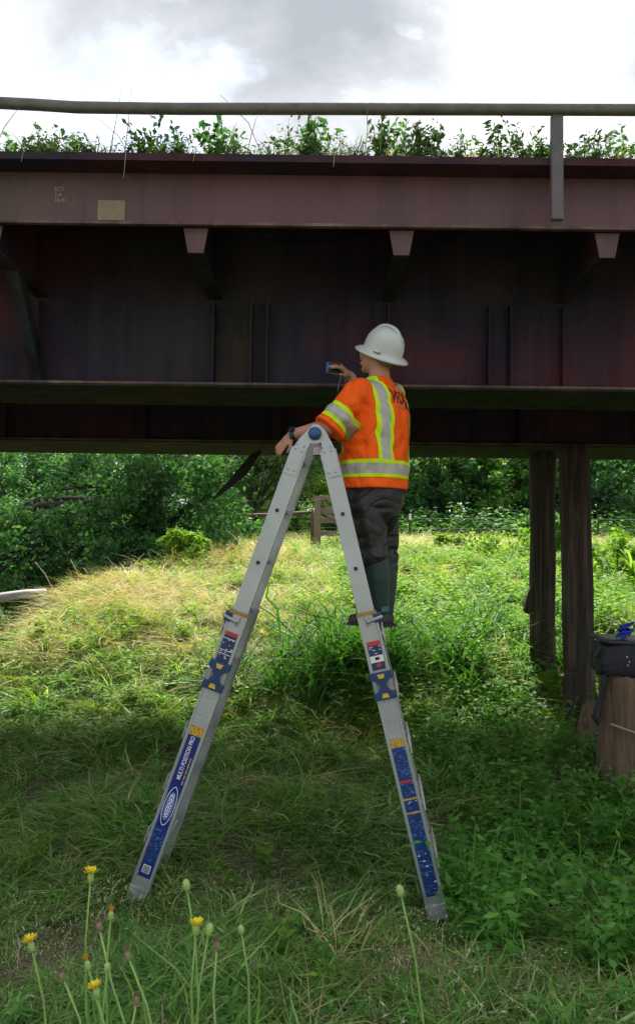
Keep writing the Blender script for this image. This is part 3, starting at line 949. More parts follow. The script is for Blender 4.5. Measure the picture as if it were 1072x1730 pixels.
        ym.build('small_print', M['yellow'], f)['kind'] = 'stuff'
        tc_, hl = (tt(1328) + tt(1393)) / 2, (tt(1393) - tt(1328)) / 2

        def oval(nm, sc_w, sc_l, v, mat):
            n = 40
            return MB().add([leg.P(tc_ + hl * sc_l * math.cos(2 * math.pi * k / n) , 0.033 * sc_w * (abs(math.sin(2 * math.pi * k / n)) ** 1.15) * (1 if math.sin(2 * math.pi * k / n) > 0 else -1), v) for k in range(n)], [list(range(n))]).build(nm, mat, f)
        oval('oval_rim', 1.0, 1.0, -0.0137, M['white'])
        oval('oval_field', 0.87, 0.95, -0.0140, M['label_plain'])
        oval('oval_glow', 0.66, 0.72, -0.0143, M['oval_mid'])
        put_text('brand_lettering', 'WERNER', 0.036, leg.P(tc_, 0.001, -0.0150), xd, yd, M['white'], f, align='CENTER', xs=0.95, shear=0.15)
        put_text('brand_shadow', 'WERNER', 0.036, leg.P(tc_, 0.0045, -0.0146), xd, yd, M['black'], f, align='CENTER', xs=0.95, shear=0.15)
        f2 = foil('info_print', tt(1396), tt(1456), M['label_blue'], v=-0.0136, par=f, hw=0.032)
        ink(f2, tt(1398), tt(1452), 8, M['oval_mid'], dens=0.35, v=-0.0144)
        f3 = foil('barcode', tt(1460), tt(1473), M['white'], hw=0.022, v=-0.0136, par=f)
        bmb = MB()
        for k in range(9):
            bmb.box(leg.P(tt(1462) + k * 0.0042, 0, -0.0143), leg.e * 0.0012, leg.w * 0.018, LV * 0.0002)
        bmb.build('bars', M['black'], f3)
    else:
        f = foil('warning_label', tt(1083), tt(1131), M['navy'])
        foil('red_header', tt(1083), tt(1090), M['red'], v=-0.0136, par=f)
        ink(f, tt(1091), tt(1106), 4, dens=0.5, h=0.0018)
        foil('white_panel', tt(1107), tt(1118), M['white'], v=-0.0136, par=f)
        MB().box(leg.P(tt(1112), 0.002, -0.0144), leg.w * 0.012, leg.e * 0.008, LV * 0.0002).build('pictogram', M['black'], f)
        MB().ell(leg.P(tt(1123), 0.002, -0.0138), leg.w * 0.014, leg.e * 0.010, LV * 0.0004, 14, 6).build('pictogram', M['red'], f)
        foil('rating_label', tt(1248), tt(1261), M['label_yellow'])
        f = foil('instruction_label', tt(1262), tt(1512), M['label_blue'])
        ink(f, tt(1264), tt(1316), 21, M['oval_mid'], dens=0.55)
        ink(f, tt(1322), tt(1345), 22, M['oval_mid'], dens=0.5)
        ink(f, tt(1352), tt(1372), 23, M['white'], dens=0.25)
        ink(f, tt(1376), tt(1510), 24, M['oval_mid'], dens=0.3)
        ink(f, tt(1376), tt(1510), 25, M['white'], dens=0.06, h=0.003, v=-0.0142)
        foil('red_rule', tt(1317), tt(1321), M['red'], v=-0.0140, par=f)
        foil('yellow_rule', tt(1347), tt(1350), M['label_yellow'], v=-0.0140, par=f)
        foil('yellow_rule', tt(1370), tt(1373), M['label_yellow'], v=-0.0140, par=f)
# hinges with blue release knobs
kc = onl(532, 733)
for v, s in ((0.0, 1), (VF, -1)):
    hp = MB()
    v0 = -0.0065 * s
    n = 28
    hinge_prof = []
    c = kc + LV * (v + v0)
    L0, R0 = legs
    poly = [L0.P(0.095, -0.040), L0.P(-0.03, -0.040), L0.P(-0.105, -0.020), kc + LU * -0.01 + UPV * 0.052, kc + LU * 0.02 + UPV * 0.05, kc + LU * 0.055 + UPV * 0.02,
            R0.P(-0.07, 0.036), R0.P(-0.02, 0.040), R0.P(0.095, 0.040), R0.P(0.095, -0.032), R0.P(-0.035, -0.036), kc + LU * 0.035 - UPV * 0.05, kc - UPV * 0.054, kc - LU * 0.025 - UPV * 0.05, L0.P(-0.035, 0.036), L0.P(0.095, 0.034)]
    poly = [p + LV * (v + v0) for p in poly]
    hg = MB().prism(poly, LV * (0.006 * s)).build('hinge_plate', M['alu'] if s > 0 else M['alu2'], ladder)
    kn = MB()
    prof = [(0.036, 0.0), (0.036, 0.016), (0.033, 0.026), (0.026, 0.033), (0.014, 0.037), (0.002, 0.038)]
    rings = [[kc + LV * (v + v0 - s * hz) + LU * (r * math.cos(2 * math.pi * k / 24)) + UPV * (r * math.sin(2 * math.pi * k / 24)) for k in range(24)] for r, hz in prof]
    kn.loft(rings)
    kn.build('release_knob', M['knob'], hg, smooth=True)
MB().tube([kc + LV * 0.002, kc + LV * (VF - 0.002)], 0.014, 10).build('hinge_bar', M['alu2'], ladder)
MB().box(onl(545, 762, VF - 0.05), LU * 0.055, LV * 0.004, UPV * 0.022).build('hinge_label', M['white'], ladder)
MB().box(onl(551, 761, VF - 0.056), LU * 0.012, LV * 0.002, UPV * 0.02).build('hinge_label_print', M['black'], ladder)
# thin folded brace near the left foot
MB().tube([onl(300, 1386, 0.1), onl(272, 1432, 0.04)], 0.006, 6).build('brace_bar', M['alu'], ladder)
LADDER_FEET = [BL, BR, BL + LV * VF, BR + LV * VF]

# ------------------------------------------------------------------ the worker
SOLE = at(630, 1056, 4.42)
person = empty('person', SOLE, 'worker in orange high visibility shirt and white hard hat standing on the ladder rung, photographing', 'person')
FC = Vector((-0.77, 0.64, 0)).normalized()      # the way he faces
LF = Vector((-FC.y, FC.x, 0))                    # his left, towards the camera
if LF.y > 0: LF = -LF
Z = Vector((0, 0, 1))


def ring_e(c, a, b, la, fa, n=28, sq=2.4, tilt=0.0):
    """superellipse ring: half width a along his left, half depth b along facing"""
    out = []
    for k in range(n):
        an = 2 * math.pi * k / n
        cx, sx = math.cos(an), math.sin(an)
        f = (abs(cx) ** sq + abs(sx) ** sq) ** (-1 / sq)
        out.append(c + la * (cx * a * f) + fa * (sx * b * f) + Z * (tilt * sx * b * f))
    return out


P = lambda px, py, Y: at(px, py, Y)
chest = P(640, 700, 4.43); waist = P(631, 770, 4.43); hem = P(631, 828, 4.43); neck = P(641, 640, 4.42); shtop = P(641, 655, 4.42)
shL, elL, wrL, haL = P(606, 664, 4.29), P(556, 722, 4.24), P(494, 734, 4.31), P(472, 757, 4.34)
shR, elR, wrR = P(662, 671, 4.58), P(640, 714, 4.85), P(592, 636, 4.78)
hipL, knL, anL = P(618, 850, 4.36), P(632, 938, 4.35), P(640, 1036, 4.38)
hipR, knR, anR = P(645, 850, 4.50), P(649, 938, 4.51), P(648, 1036, 4.50)
hd = P(639, 598, 4.42)
LOOK = (FC + Z * 0.22).normalized()              # head tipped back a little
HU = (Z - LOOK * Z.dot(LOOK)).normalized()


def hand_parts(mb, wrist, palm_dir, back_n, curl, sp, sc=1.0, side=1):
    """palm, four fingers and a thumb as capsules"""
    pd = palm_dir.normalized(); bn = (back_n - pd * back_n.dot(pd)).normalized(); ac = pd.cross(bn) * side
    pc = wrist + pd * 0.045 * sc
    mb.ell(pc, pd * 0.052 * sc, ac * 0.042 * sc, bn * 0.016 * sc)
    mb.capsule(wrist - pd * 0.02, wrist + pd * 0.015, 0.026 * sc, 0.026 * sc)
    for i, (off, ln) in enumerate(((-0.030, 0.066), (-0.010, 0.076), (0.010, 0.071), (0.029, 0.056))):
        b = wrist + pd * 0.085 * sc + ac * off * sc
        d1 = (pd + ac * off * sp * 8 - bn * curl * 0.5).normalized()
        d2 = (pd + ac * off * sp * 6 - bn * curl * 1.2).normalized()
        d3 = (pd + ac * off * sp * 5 - bn * curl * 2.0).normalized()
        l = ln * sc
        p1 = b + d1 * l * 0.45; p2 = p1 + d2 * l * 0.32; p3 = p2 + d3 * l * 0.23
        mb.capsule(b - d1 * 0.015, p1, 0.0092 * sc, 0.0086 * sc, 10, 3)
        mb.capsule(p1, p2, 0.0086 * sc, 0.0078 * sc, 10, 3)
        mb.capsule(p2, p3, 0.0078 * sc, 0.0068 * sc, 10, 3)
    tb = wrist + pd * 0.03 * sc - ac * 0.034 * sc
    t1 = tb + (pd * 0.7 - ac * 0.75 - bn * curl * 0.35).normalized() * 0.040 * sc
    t2 = t1 + (pd * 1.0 - ac * 0.25 - bn * curl * 0.6).normalized() * 0.032 * sc
    mb.capsule(tb, t1, 0.0125 * sc, 0.0105 * sc, 10, 3); mb.capsule(t1, t2, 0.0105 * sc, 0.0085 * sc, 10, 3)


def build_person():
    # body: one continuous surface
    b = MB()
    b.loft([ring_e(c, a, d, LF, FC) for c, a, d in ((hem - Z * 0.05, 0.15, 0.12), (hem, 0.16, 0.14), (waist, 0.155, 0.14), (chest, 0.165, 0.12), (shtop - Z * 0.03, 0.15, 0.09), (shtop, 0.09, 0.07))])
    b.capsule(neck - Z * 0.03, hd - HU * 0.05 - LOOK * 0.015, 0.064, 0.058)
    b.ell(hd + HU * 0.025 - LOOK * 0.012, LF * 0.078, LOOK * 0.097, HU * 0.105)
    b.ell(hd - HU * 0.055 + LOOK * 0.035, LF * 0.062, LOOK * 0.062, HU * 0.062)      # jaw
    b.ell(hd - HU * 0.095 + LOOK * 0.075, LF * 0.026, LOOK * 0.022, HU * 0.02)       # chin
    b.capsule(hd + HU * 0.015 + LOOK * 0.09, hd - HU * 0.03 + LOOK * 0.112, 0.011, 0.016, 10, 3)   # nose
    b.capsule(hd + HU * 0.035 + LOOK * 0.083 + LF * 0.035, hd + HU * 0.035 + LOOK * 0.083 - LF * 0.035, 0.014, 0.014, 10, 3)  # brow
    for s in (-1, 1):
        b.ell(hd - HU * 0.02 + LOOK * 0.07 + LF * s * 0.045, LF * 0.026, LOOK * 0.025, HU * 0.028)   # cheek
        e = hd - HU * 0.012 - LOOK * 0.008 + LF * s * 0.080
        b.ell(e, LF * 0.012, LOOK * 0.020, HU * 0.034)
    b.capsule(hd - HU * 0.063 + LOOK * 0.096 + LF * 0.022, hd - HU * 0.063 + LOOK * 0.096 - LF * 0.022, 0.010, 0.010, 8, 3)  # lips
    b.capsule(shL, elL, 0.056, 0.046); b.capsule(shR, elR, 0.056, 0.046)
    fm = elL.lerp(wrL, 0.35)
    b.capsule(elL, fm, 0.045, 0.046); b.capsule(fm, wrL, 0.045, 0.030)
    fm = elR.lerp(wrR, 0.35)
    b.capsule(elR, fm, 0.045, 0.046); b.capsule(fm, wrR, 0.045, 0.029)
    for h, k, a in ((hipL, knL, anL), (hipR, knR, anR)):
        b.capsule(h, k, 0.085, 0.06); b.capsule(k, a, 0.058, 0.042); b.capsule(a, a + FC * 0.10 - Z * 0.03, 0.035, 0.03)
    hand_parts(b, wrL, haL - wrL, Vector((-0.2, -0.75, 0.6)), 0.18, 0.5, 0.95, side=1)
    hand_parts(b, wrR, P(570, 615, 4.72) - wrR, Vector((0.35, -0.45, 0.8)), 0.8, 0.35, 1.08, side=1)
    me = remesh(b, 0.0055, 3)
    body = place_mesh('body', me, M['skin'], person)
    body['label'] = 'bare forearms, hands, neck and face'
    # eyes
    for s in (-1, 1):
        MB().ell(hd + HU * 0.012 + LOOK * 0.079 + LF * s * 0.033, LF * 0.013, LOOK * 0.012, HU * 0.009, 12, 8).build('eye', M['white'], body, smooth=True)
    # hair at the nape and temples
    h = MB()
    h.ell(hd + HU * 0.030 - LOOK * 0.022, LF * 0.083, LOOK * 0.094, HU * 0.105)
    h.ell(hd - HU * 0.035 - LOOK * 0.055, LF * 0.062, LOOK * 0.040, HU * 0.05)
    place_mesh('hair', remesh(h, 0.007, 4), M['hair'], person)
    # trousers
    t = MB()
    t.loft([ring_e(c, a, d, LF, FC) for c, a, d in ((hem - Z * 0.10, 0.172, 0.155), (hem - Z * 0.03, 0.175, 0.165), (hem + Z * 0.06, 0.165, 0.155))])
    t.capsule(hipL - Z * 0.01, knL, 0.106, 0.084); t.capsule(hipR - Z * 0.01, knR, 0.104, 0.082)
    t.ell(hipL.lerp(hipR, 0.5) - FC * 0.055 - Z * 0.01, LF * 0.145, FC * 0.10, Z * 0.16)
    t.capsule(knL, knL.lerp(anL, 0.25), 0.088, 0.078); t.capsule(knR, knR.lerp(anR, 0.25), 0.088, 0.078)
    me = remesh(t, 0.008, 5)
    for v in me.vertices:
        c = Vector(v.co)
        kz = math.exp(-((c.z - knL.z) / 0.10) ** 2)
        rn = 1 - abs(mnoise.noise(Vector((c.x * 5, c.y * 5, c.z * 13 + 2 * c.x)) ))
        d = 0.008 * mnoise.noise(c * 9) - (0.005 + 0.010 * kz) * rn ** 5
        v.co += (c - Vector((hipL.lerp(hipR, .5).x, 4.43, c.z))).normalized() * d
    place_mesh('trousers', me, M['trousers'], person)
    # green rubber boots
    for a, k, nm in ((anL, knL, 'L'), (anR, knR, 'R')):
        w = MB()
        top = k.lerp(a, 0.10)
        w.capsule(top, k.lerp(a, 0.4), 0.080, 0.078); w.capsule(k.lerp(a, 0.4), a, 0.078, 0.056)
        w.capsule(a, a - Z * 0.02, 0.055, 0.052)
        bo = place_mesh('rubber_boot', remesh(w, 0.008, 4), M['wader'], person)
        f = MB()
        toe = a + FC * 0.135 - Z * 0.045
        toe = toe + Vector((-0.035, -0.03, 0)) if nm == 'L' else toe
        f.capsule(a - Z * 0.025 - FC * 0.012, a - Z * 0.03 - FC * 0.02, 0.054, 0.046)
        f.capsule(a - Z * 0.03, toe, 0.048, 0.036)
        me = remesh(f, 0.006, 4)
        zs = a.z - 0.068
        for v in me.vertices:
            if v.co.z < zs: v.co.z = zs
        place_mesh('shoe', me, M['boot'], bo)
        MB().prism([a - FC * 0.065 + LF * 0.042 - Z * 0.074, a - FC * 0.065 - LF * 0.042 - Z * 0.074, toe + FC * 0.03 - LF * 0.036 - Z * (0.074 + toe.z - a.z), toe + FC * 0.03 + LF * 0.036 - Z * (0.074 + toe.z - a.z)], Z * 0.016).build('sole', M['rubber'], bo, bevel=0.004)
    MB().box(P(650, 1029, 4.318), Vector((0.022, 0.006, 0.004)), Vector((0.0, 0.004, 0)), Vector((0, 0, 0.014))).build('boot_patch', M['boot_patch'], person)
    # shirt
    s = MB()
    s.loft([ring_e(c, a, d, LF, FC, 32) for c, a, d in (
        (hem + Z * 0.002, 0.205, 0.182), (hem + Z * 0.03, 0.206, 0.184), (waist, 0.198, 0.182), (waist.lerp(chest, 0.5), 0.198, 0.172), (chest, 0.20, 0.155), (chest.lerp(shtop, 0.6), 0.19, 0.130), (shtop - Z * 0.012, 0.15, 0.10), (shtop + Z * 0.018, 0.095, 0.078), (neck + Z * 0.004, 0.072, 0.070))])
    s.capsule(shL + Z * 0.005, shL.lerp(elL, 0.5), 0.083, 0.088)
    sleeve_end = shL.lerp(elL, 1.06)
    s.tube([shL.lerp(elL, 0.4), shL.lerp(elL, 0.75), sleeve_end], [0.086, 0.090, 0.094], 24)
    s.capsule(shR + Z * 0.005, shR.lerp(elR, 0.5), 0.083, 0.088)
    s.tube([shR.lerp(elR, 0.4), shR.lerp(elR, 0.9)], [0.086, 0.092], 24)
    s.ell(shL.lerp(chest, 0.45) - Z * 0.02, LF * 0.10, FC * 0.10, Z * 0.11)
    me = remesh(s, 0.007, 8)
    arm = (elL - shL).normalized()
    for v in me.vertices:
        c = Vector(v.co)
        d = 0.009 * mnoise.noise(c * 7) + 0.005 * mnoise.noise(Vector((c.x * 20, c.y * 20, c.z * 9)))
        rn = 1 - abs(mnoise.noise(Vector((c.x * 7 + c.z * 4, c.y * 7, c.z * 5 - c.x * 5 + 3.1))))
        d -= 0.011 * rn ** 6
        # drag folds from the armpit
        q = c - (shL.lerp(elL, 0.45) - Z * 0.10)
        d += 0.014 * math.exp(-(q.length / 0.17) ** 2) * math.sin(70 * (q.x * 0.6 + q.z * 0.8))
        d += 0.014 * math.exp(-((c.z - waist.z + 0.06) / 0.09) ** 2) * mnoise.noise(Vector((c.x * 14, c.y * 14, c.z * 4)))
        ctr = Vector((chest.x, chest.y, c.z)); n_ = (c - ctr)
        if (c - shL.lerp(elL, 0.6)).length < 0.2: n_ = c - (shL + arm * (c - shL).dot(arm))
        if n_.length > 1e-4: v.co += n_.normalized() * d
    bvh = BVHTree.FromPolygons([v.co.copy() for v in me.vertices], [list(p.vertices) for p in me.polygons])
    shirt = place_mesh('shirt', me, M['shirt'], person)

    def hit(org, d, lift, far=9.0):
        r = bvh.ray_cast(org, d)
        if r[0] is None or r[3] > far: return None
        return r[0] - d * lift

    def strip(name, fn, us, vs, mat, par, lift):
        """grid of rays fn(u, v) -> (origin, direction)"""
        mb = MB(); ids = {}
        for j, v in enumerate(vs):
            for i, u in enumerate(us):
                q_ = fn(u, v); p = hit(q_[0], q_[1], lift, q_[2] if len(q_) > 2 else 9.0)
                if p is not None:
                    ids[(i, j)] = len(mb.v); mb.v.append(p)
        for j in range(len(vs) - 1):
            for i in range(len(us) - 1):
                k = [(i, j), (i + 1, j), (i + 1, j + 1), (i, j + 1)]
                if all(q in ids for q in k):
                    pts = [mb.v[ids[q]] for q in k]
                    if max((pts[a] - pts[a - 1]).length for a in range(4)) < 0.07: mb.f.append([ids[q] for q in k])
        return mb.build(name, mat, par, smooth=True)
    lsp = lambda a, b_, n: [a + (b_ - a) * i / (n - 1) for i in range(n)]
    # waist band
    ctr = (waist + hem) / 2
    z_of = lambda py: at(631, py, 4.26).z
    bands = ((776, 782.5, 'lime'), (782.5, 800, 'reflect'), (800, 806, 'lime'))

    def cyl(an, z):
        d = Vector((math.cos(an), math.sin(an), 0)); o_ = Vector((ctr.x, ctr.y, z)) + d * 0.6
        return o_, -d
    par = strip('waist_stripe', cyl, lsp(0, 2 * math.pi, 80), lsp(z_of(782.5), z_of(800), 6), M['reflect'], shirt, 0.0035)
    for a, b_ in ((776, 782.5), (800, 806)):
        strip('lime_edge', cyl, lsp(0, 2 * math.pi, 80), lsp(z_of(a), z_of(b_), 4), M['lime'], par, 0.004)
    # sleeve band
    aL = arm; p1 = aL.cross(Z).normalized(); p2 = aL.cross(p1)
    for axis0, axis1, vis in ((shL, elL, True), (shR, elR, False)):
        ax = (axis1 - axis0).normalized(); q1 = ax.cross(Z).normalized(); q2 = ax.cross(q1); ln = (axis1 - axis0).length

        def slv(an, t, ax=ax, q1=q1, q2=q2, axis0=axis0, ln=ln):
            d = q1 * math.cos(an) + q2 * math.sin(an)
            return axis0 + ax * (t * ln) + d * 0.14, -d, 0.075
        e1 = 0.93 if vis else 0.78
        par = strip('sleeve_stripe', slv, lsp(0, 2 * math.pi, 60), lsp(e1 - 0.32, e1 - 0.09, 6), M['reflect'], shirt, 0.0035)
        strip('lime_edge', slv, lsp(0, 2 * math.pi, 60), lsp(e1 - 0.42, e1 - 0.32, 4), M['lime'], par, 0.004)
        strip('lime_edge', slv, lsp(0, 2 * math.pi, 60), lsp(e1 - 0.09, e1, 4), M['lime'], par, 0.004)
    # shoulder straps front and back
    ztop, zlow = shtop.z - 0.06, z_of(776)
    nA, nV = 5, 46
    for side in (1, -1):
        def strap(u, v, side=side):
            # v in 0..1 back, 1..2 over the shoulder, 2..3 down the front
            lat = LF * (side * u)
            base = Vector((chest.x, chest.y, 0)) + lat
            if v <= 1:
                z = zlow + (ztop - zlow) * v; d = -FC; o_ = base + Z * z
            elif v <= 2:
                an = (v - 1) * math.pi; d = -FC * math.cos(an) + Z * math.sin(an); o_ = base + Z * ztop
            else:
                z = ztop + (zlow - ztop) * (v - 2); d = FC; o_ = base + Z * z
            return o_ + d * 0.5, -d
        c0 = 0.122 if side > 0 else 0.14
        par = strip('shoulder_stripe', strap, lsp(c0 - 0.026, c0 + 0.026, 5), lsp(0, 3, 90), M['reflect'], shirt, 0.0035)
        strip('lime_edge', strap, lsp(c0 + 0.026, c0 + 0.048, 3), lsp(0, 3, 90), M['lime'], par, 0.004)
        strip('lime_edge', strap, lsp(c0 - 0.048, c0 - 0.026, 3), lsp(0, 3, 90), M['lime'], par, 0.004)
    # lettering on the back

    def on_back(u, z):
        o_ = Vector((chest.x, chest.y, z)) + LF * (-u)
        return o_ - FC * 0.5, FC

    def back_print(name, V, F, x0, z0, mat, lift):
        bm = bmesh.new(); vs = [bm.verts.new((x0 + x_, z0 + y_, 0)) for x_, y_ in V]
        for f in F:
            try: bm.faces.new([vs[i] for i in f])
            except ValueError: pass
        bmesh.ops.triangulate(bm, faces=bm.faces[:])
        for _ in range(2):
            ed = [e for e in bm.edges if e.calc_length() > 0.012]
            if ed: bmesh.ops.subdivide_edges(bm, edges=ed, cuts=1); bmesh.ops.triangulate(bm, faces=bm.faces[:])
        mb = MB(); ok = {}
        for v in bm.verts:
            p = hit(*on_back(v.co.x, v.co.y), lift)
            if p is not None: ok[v.index] = len(mb.v); mb.v.append(p)
        bm.verts.index_update()
        mb = MB(); ok = {}
        for v in bm.verts:
            p = hit(*on_back(v.co.x, v.co.y), lift)
            if p is not None: ok[v] = len(mb.v); mb.v.append(p)
        for f in bm.faces:
            if all(v in ok for v in f.verts): mb.f.append([ok[v] for v in f.verts])
        bm.free()
        return mb.build(name, mat, shirt)
    zl_ = at(672, 672, 4.33).z
    V, F = text_mesh('VRX', 0.105, 'CENTER', 0.0, 0.62)
    back_print('lettering', V, F, -0.002, zl_, M['black'], 0.003)
    # long tails of the first and last letters
    V = [(-0.086, 0.060), (-0.070, 0.060), (-0.052, 0.028), (-0.066, 0.028)]
    back_print('lettering', V, [[0, 1, 2, 3]], -0.002, zl_, M['black'], 0.0032)
    V = [(0.050, -0.015), (0.066, -0.015), (0.088, -0.062), (0.070, -0.062)]
    back_print('lettering', V, [[0, 1, 2, 3]], -0.002, zl_, M['black'], 0.0032)
    Vt, Ft = [], []
    xx = -0.040
    for l in (0.012, 0.008, 0.014, 0.006, 0.012, 0.010, 0.010, 0.012):
        b0_ = len(Vt); Vt += [(xx, -0.052), (xx + l, -0.052), (xx + l, -0.058), (xx, -0.058)]; Ft.append([b0_, b0_ + 1, b0_ + 2, b0_ + 3]); xx += l + 0.003
    back_print('small_print', Vt, Ft, 0.0, zl_, M['wilt'], 0.003)['kind'] = 'stuff'
    # wrist watch
    wd = (wrL - elL).normalized()
    wc = wrL - wd * 0.004
    wa = MB(); n = 20; a_ = wd.cross(Z).normalized(); b_ = wd.cross(a_)
    wa.loft([[wc + wd * t + (a_ * math.cos(2 * math.pi * k / n) + b_ * math.sin(2 * math.pi * k / n)) * r for k in range(n)] for t, r in ((-0.014, 0.034), (-0.012, 0.037), (0.012, 0.036), (0.014, 0.033))])
    w_ = wa.build('wrist_watch', M['watch'], person, smooth=True)
    MB().tube([wc + Vector((-0.2, -0.75, 0.6)).normalized() * 0.033, wc + Vector((-0.2, -0.75, 0.6)).normalized() * 0.045], 0.019, 16).build('watch_face', M['glass'], w_)
    return body


build_person()

# hard hat
HF = (FC + Z * 0.42).normalized()
HZ = (Z - HF * Z.dot(HF)).normalized()
HZ = Vector((0.30, -0.46, 1.0)).normalized(); HF = (FC - HZ * FC.dot(HZ)).normalized()
HS = HF.cross(HZ).normalized(); HF = HZ.cross(HS)
hc = P(645, 598, 4.42) + HZ * 0.008
n = 48


def hat_ring(rx, ry, h, ridge=0.0, off=0.0):
    out = []
    for k in range(n):
        an = 2 * math.pi * k / n
        c, s = math.cos(an), math.sin(an)
        out.append(hc + HF * (c * rx + off) + HS * (s * ry) + HZ * h)
    return out


prof = [(0.166, 0.148, -0.020), (0.168, 0.150, -0.016), (0.150, 0.132, -0.004), (0.126, 0.107, 0.004), (0.123, 0.104, 0.012), (0.121, 0.102, 0.045), (0.113, 0.095, 0.080), (0.097, 0.082, 0.108), (0.072, 0.062, 0.130), (0.040, 0.036, 0.143), (0.008, 0.008, 0.147)]
rings = [hat_ring(*p) for p in prof]
inner = [hat_ring(a - 0.004, b - 0.004, h - 0.004) for a, b, h in prof]
mb = MB(); mb.loft(rings[::-1] + inner, caps=False)
mb.f.append(list(range(n))[::-1])
hat = mb.build('hard_hat', M['hat'], person, smooth=True)
hat['label'] = 'white full-brim hard hat'
rd = MB()
rr = []
for i in range(15):
    t = -1 + 2 * i / 14
    x_ = t * 0.105; h_ = 0.160 - 0.062 * abs(t) ** 2.6
    rr.append([hc + HF * (x_) + HS * w + HZ * (h_ + q) for w, q in ((-0.013, -0.012), (-0.009, 0.003), (0.009, 0.003), (0.013, -0.012))])
rd.loft(rr); rd.build('crown_ridge', M['hat'], hat, smooth=True)
for s in (-1, 1):
    rr = []
    for i in range(12):
        t = -1 + 2 * i / 11
        x_ = t * 0.09; h_ = 0.137 - 0.05 * abs(t) ** 2.4
        rr.append([hc + HF * x_ + HS * (s * 0.034 + w) + HZ * (h_ + q) for w, q in ((-0.005, -0.012), (-0.003, 0.004), (0.003, 0.004), (0.005, -0.012))])
    MB().loft(rr).build('crown_rib', M['hat'], hat, smooth=True)
    cpos = hc + HS * (s * 0.108) + HZ * 0.012 - HF * 0.035
    MB().box(cpos, HF * 0.020, HS * 0.006, HZ * 0.009).build('slot_clip', M['hat_clip'], hat, bevel=0.003)
    MB().box(cpos + HS * s * 0.006 + HZ * 0.005, HF * 0.021, HS * 0.003, HZ * 0.004).build('slot_cover', M['white'], hat, bevel=0.001)

# compact camera in the right hand
cc = P(564, 622, 4.73)
camo = empty('compact_camera', cc, 'small black compact camera with blue end held up in the right hand', 'camera')
dX = Vector((0.95, 0.30, -0.05)).normalized(); dY = Vector((-0.30, 0.95, 0)).normalized(); dZ = dX.cross(dY)
MB().box(cc - dX * 0.004, dX * 0.040, dY * 0.016, dZ * 0.034).build('camera_body', M['cam_body'], camo, bevel=0.006)
MB().box(cc - dX * 0.046, dX * 0.0045, dY * 0.0145, dZ * 0.033).build('blue_end', M['cam_blue'], camo, bevel=0.004)
MB().box(cc - dY * 0.0165 + dX * 0.002, dX * 0.026, dY * 0.0008, dZ * 0.021).build('screen', M['glass'], camo)
MB().tube([cc + dY * 0.01, cc + dY * 0.034], 0.02, 16).build('lens', M['cam_body'], camo)
for i, (px, py) in enumerate(((576, 633), (580, 634))):
    MB().tube([P(px, py, 4.72), P(px - 3 + 8 * i, py + 14, 4.72), P(px - 6 + 8 * i, py + 28, 4.74)], 0.002, 6).build('wrist_strap', M['strap'], camo)

# ------------------------------------------------------------------ vegetation


def unit(a):
    return a / np.maximum(np.linalg.norm(a, axis=-1, keepdims=True), 1e-9)


def leaf_quads(C, size, aspect, upb, g, droop=0.0, T=None):
    n = len(C)
    nrm = unit(g.normal(size=(n, 3)) + np.array([0, 0, upb]))
    d = g.normal(size=(n, 3)) + np.array([0, 0, -droop]) if T is None else T
    t = unit(d - (d * nrm).sum(1, keepdims=True) * nrm)
    b = np.cross(nrm, t)
    s = (size * g.uniform(0.65, 1.3, n))[:, None]
    V = np.empty((n, 4, 3))
    V[:, 0] = C - t * s * 0.5
    V[:, 1] = C + b * s * aspect * 0.5 - t * s * 0.05 + nrm * s * 0.08
    V[:, 2] = C + t * s * 0.5
    V[:, 3] = C - b * s * aspect * 0.5 - t * s * 0.05 + nrm * s * 0.08
    F = np.arange(n * 4).reshape(n, 4)
    return V.reshape(-1, 3), F


def clump_points(centers, radii, per, g, flat=0.75):
    n = len(centers)
    k = per
    d = unit(g.normal(size=(n, k, 3))) * (g.uniform(0, 1, (n, k, 1)) ** 0.45)
    d[..., 2] *= flat
    return (centers[:, None] + d * radii[:, None, None]).reshape(-1, 3)


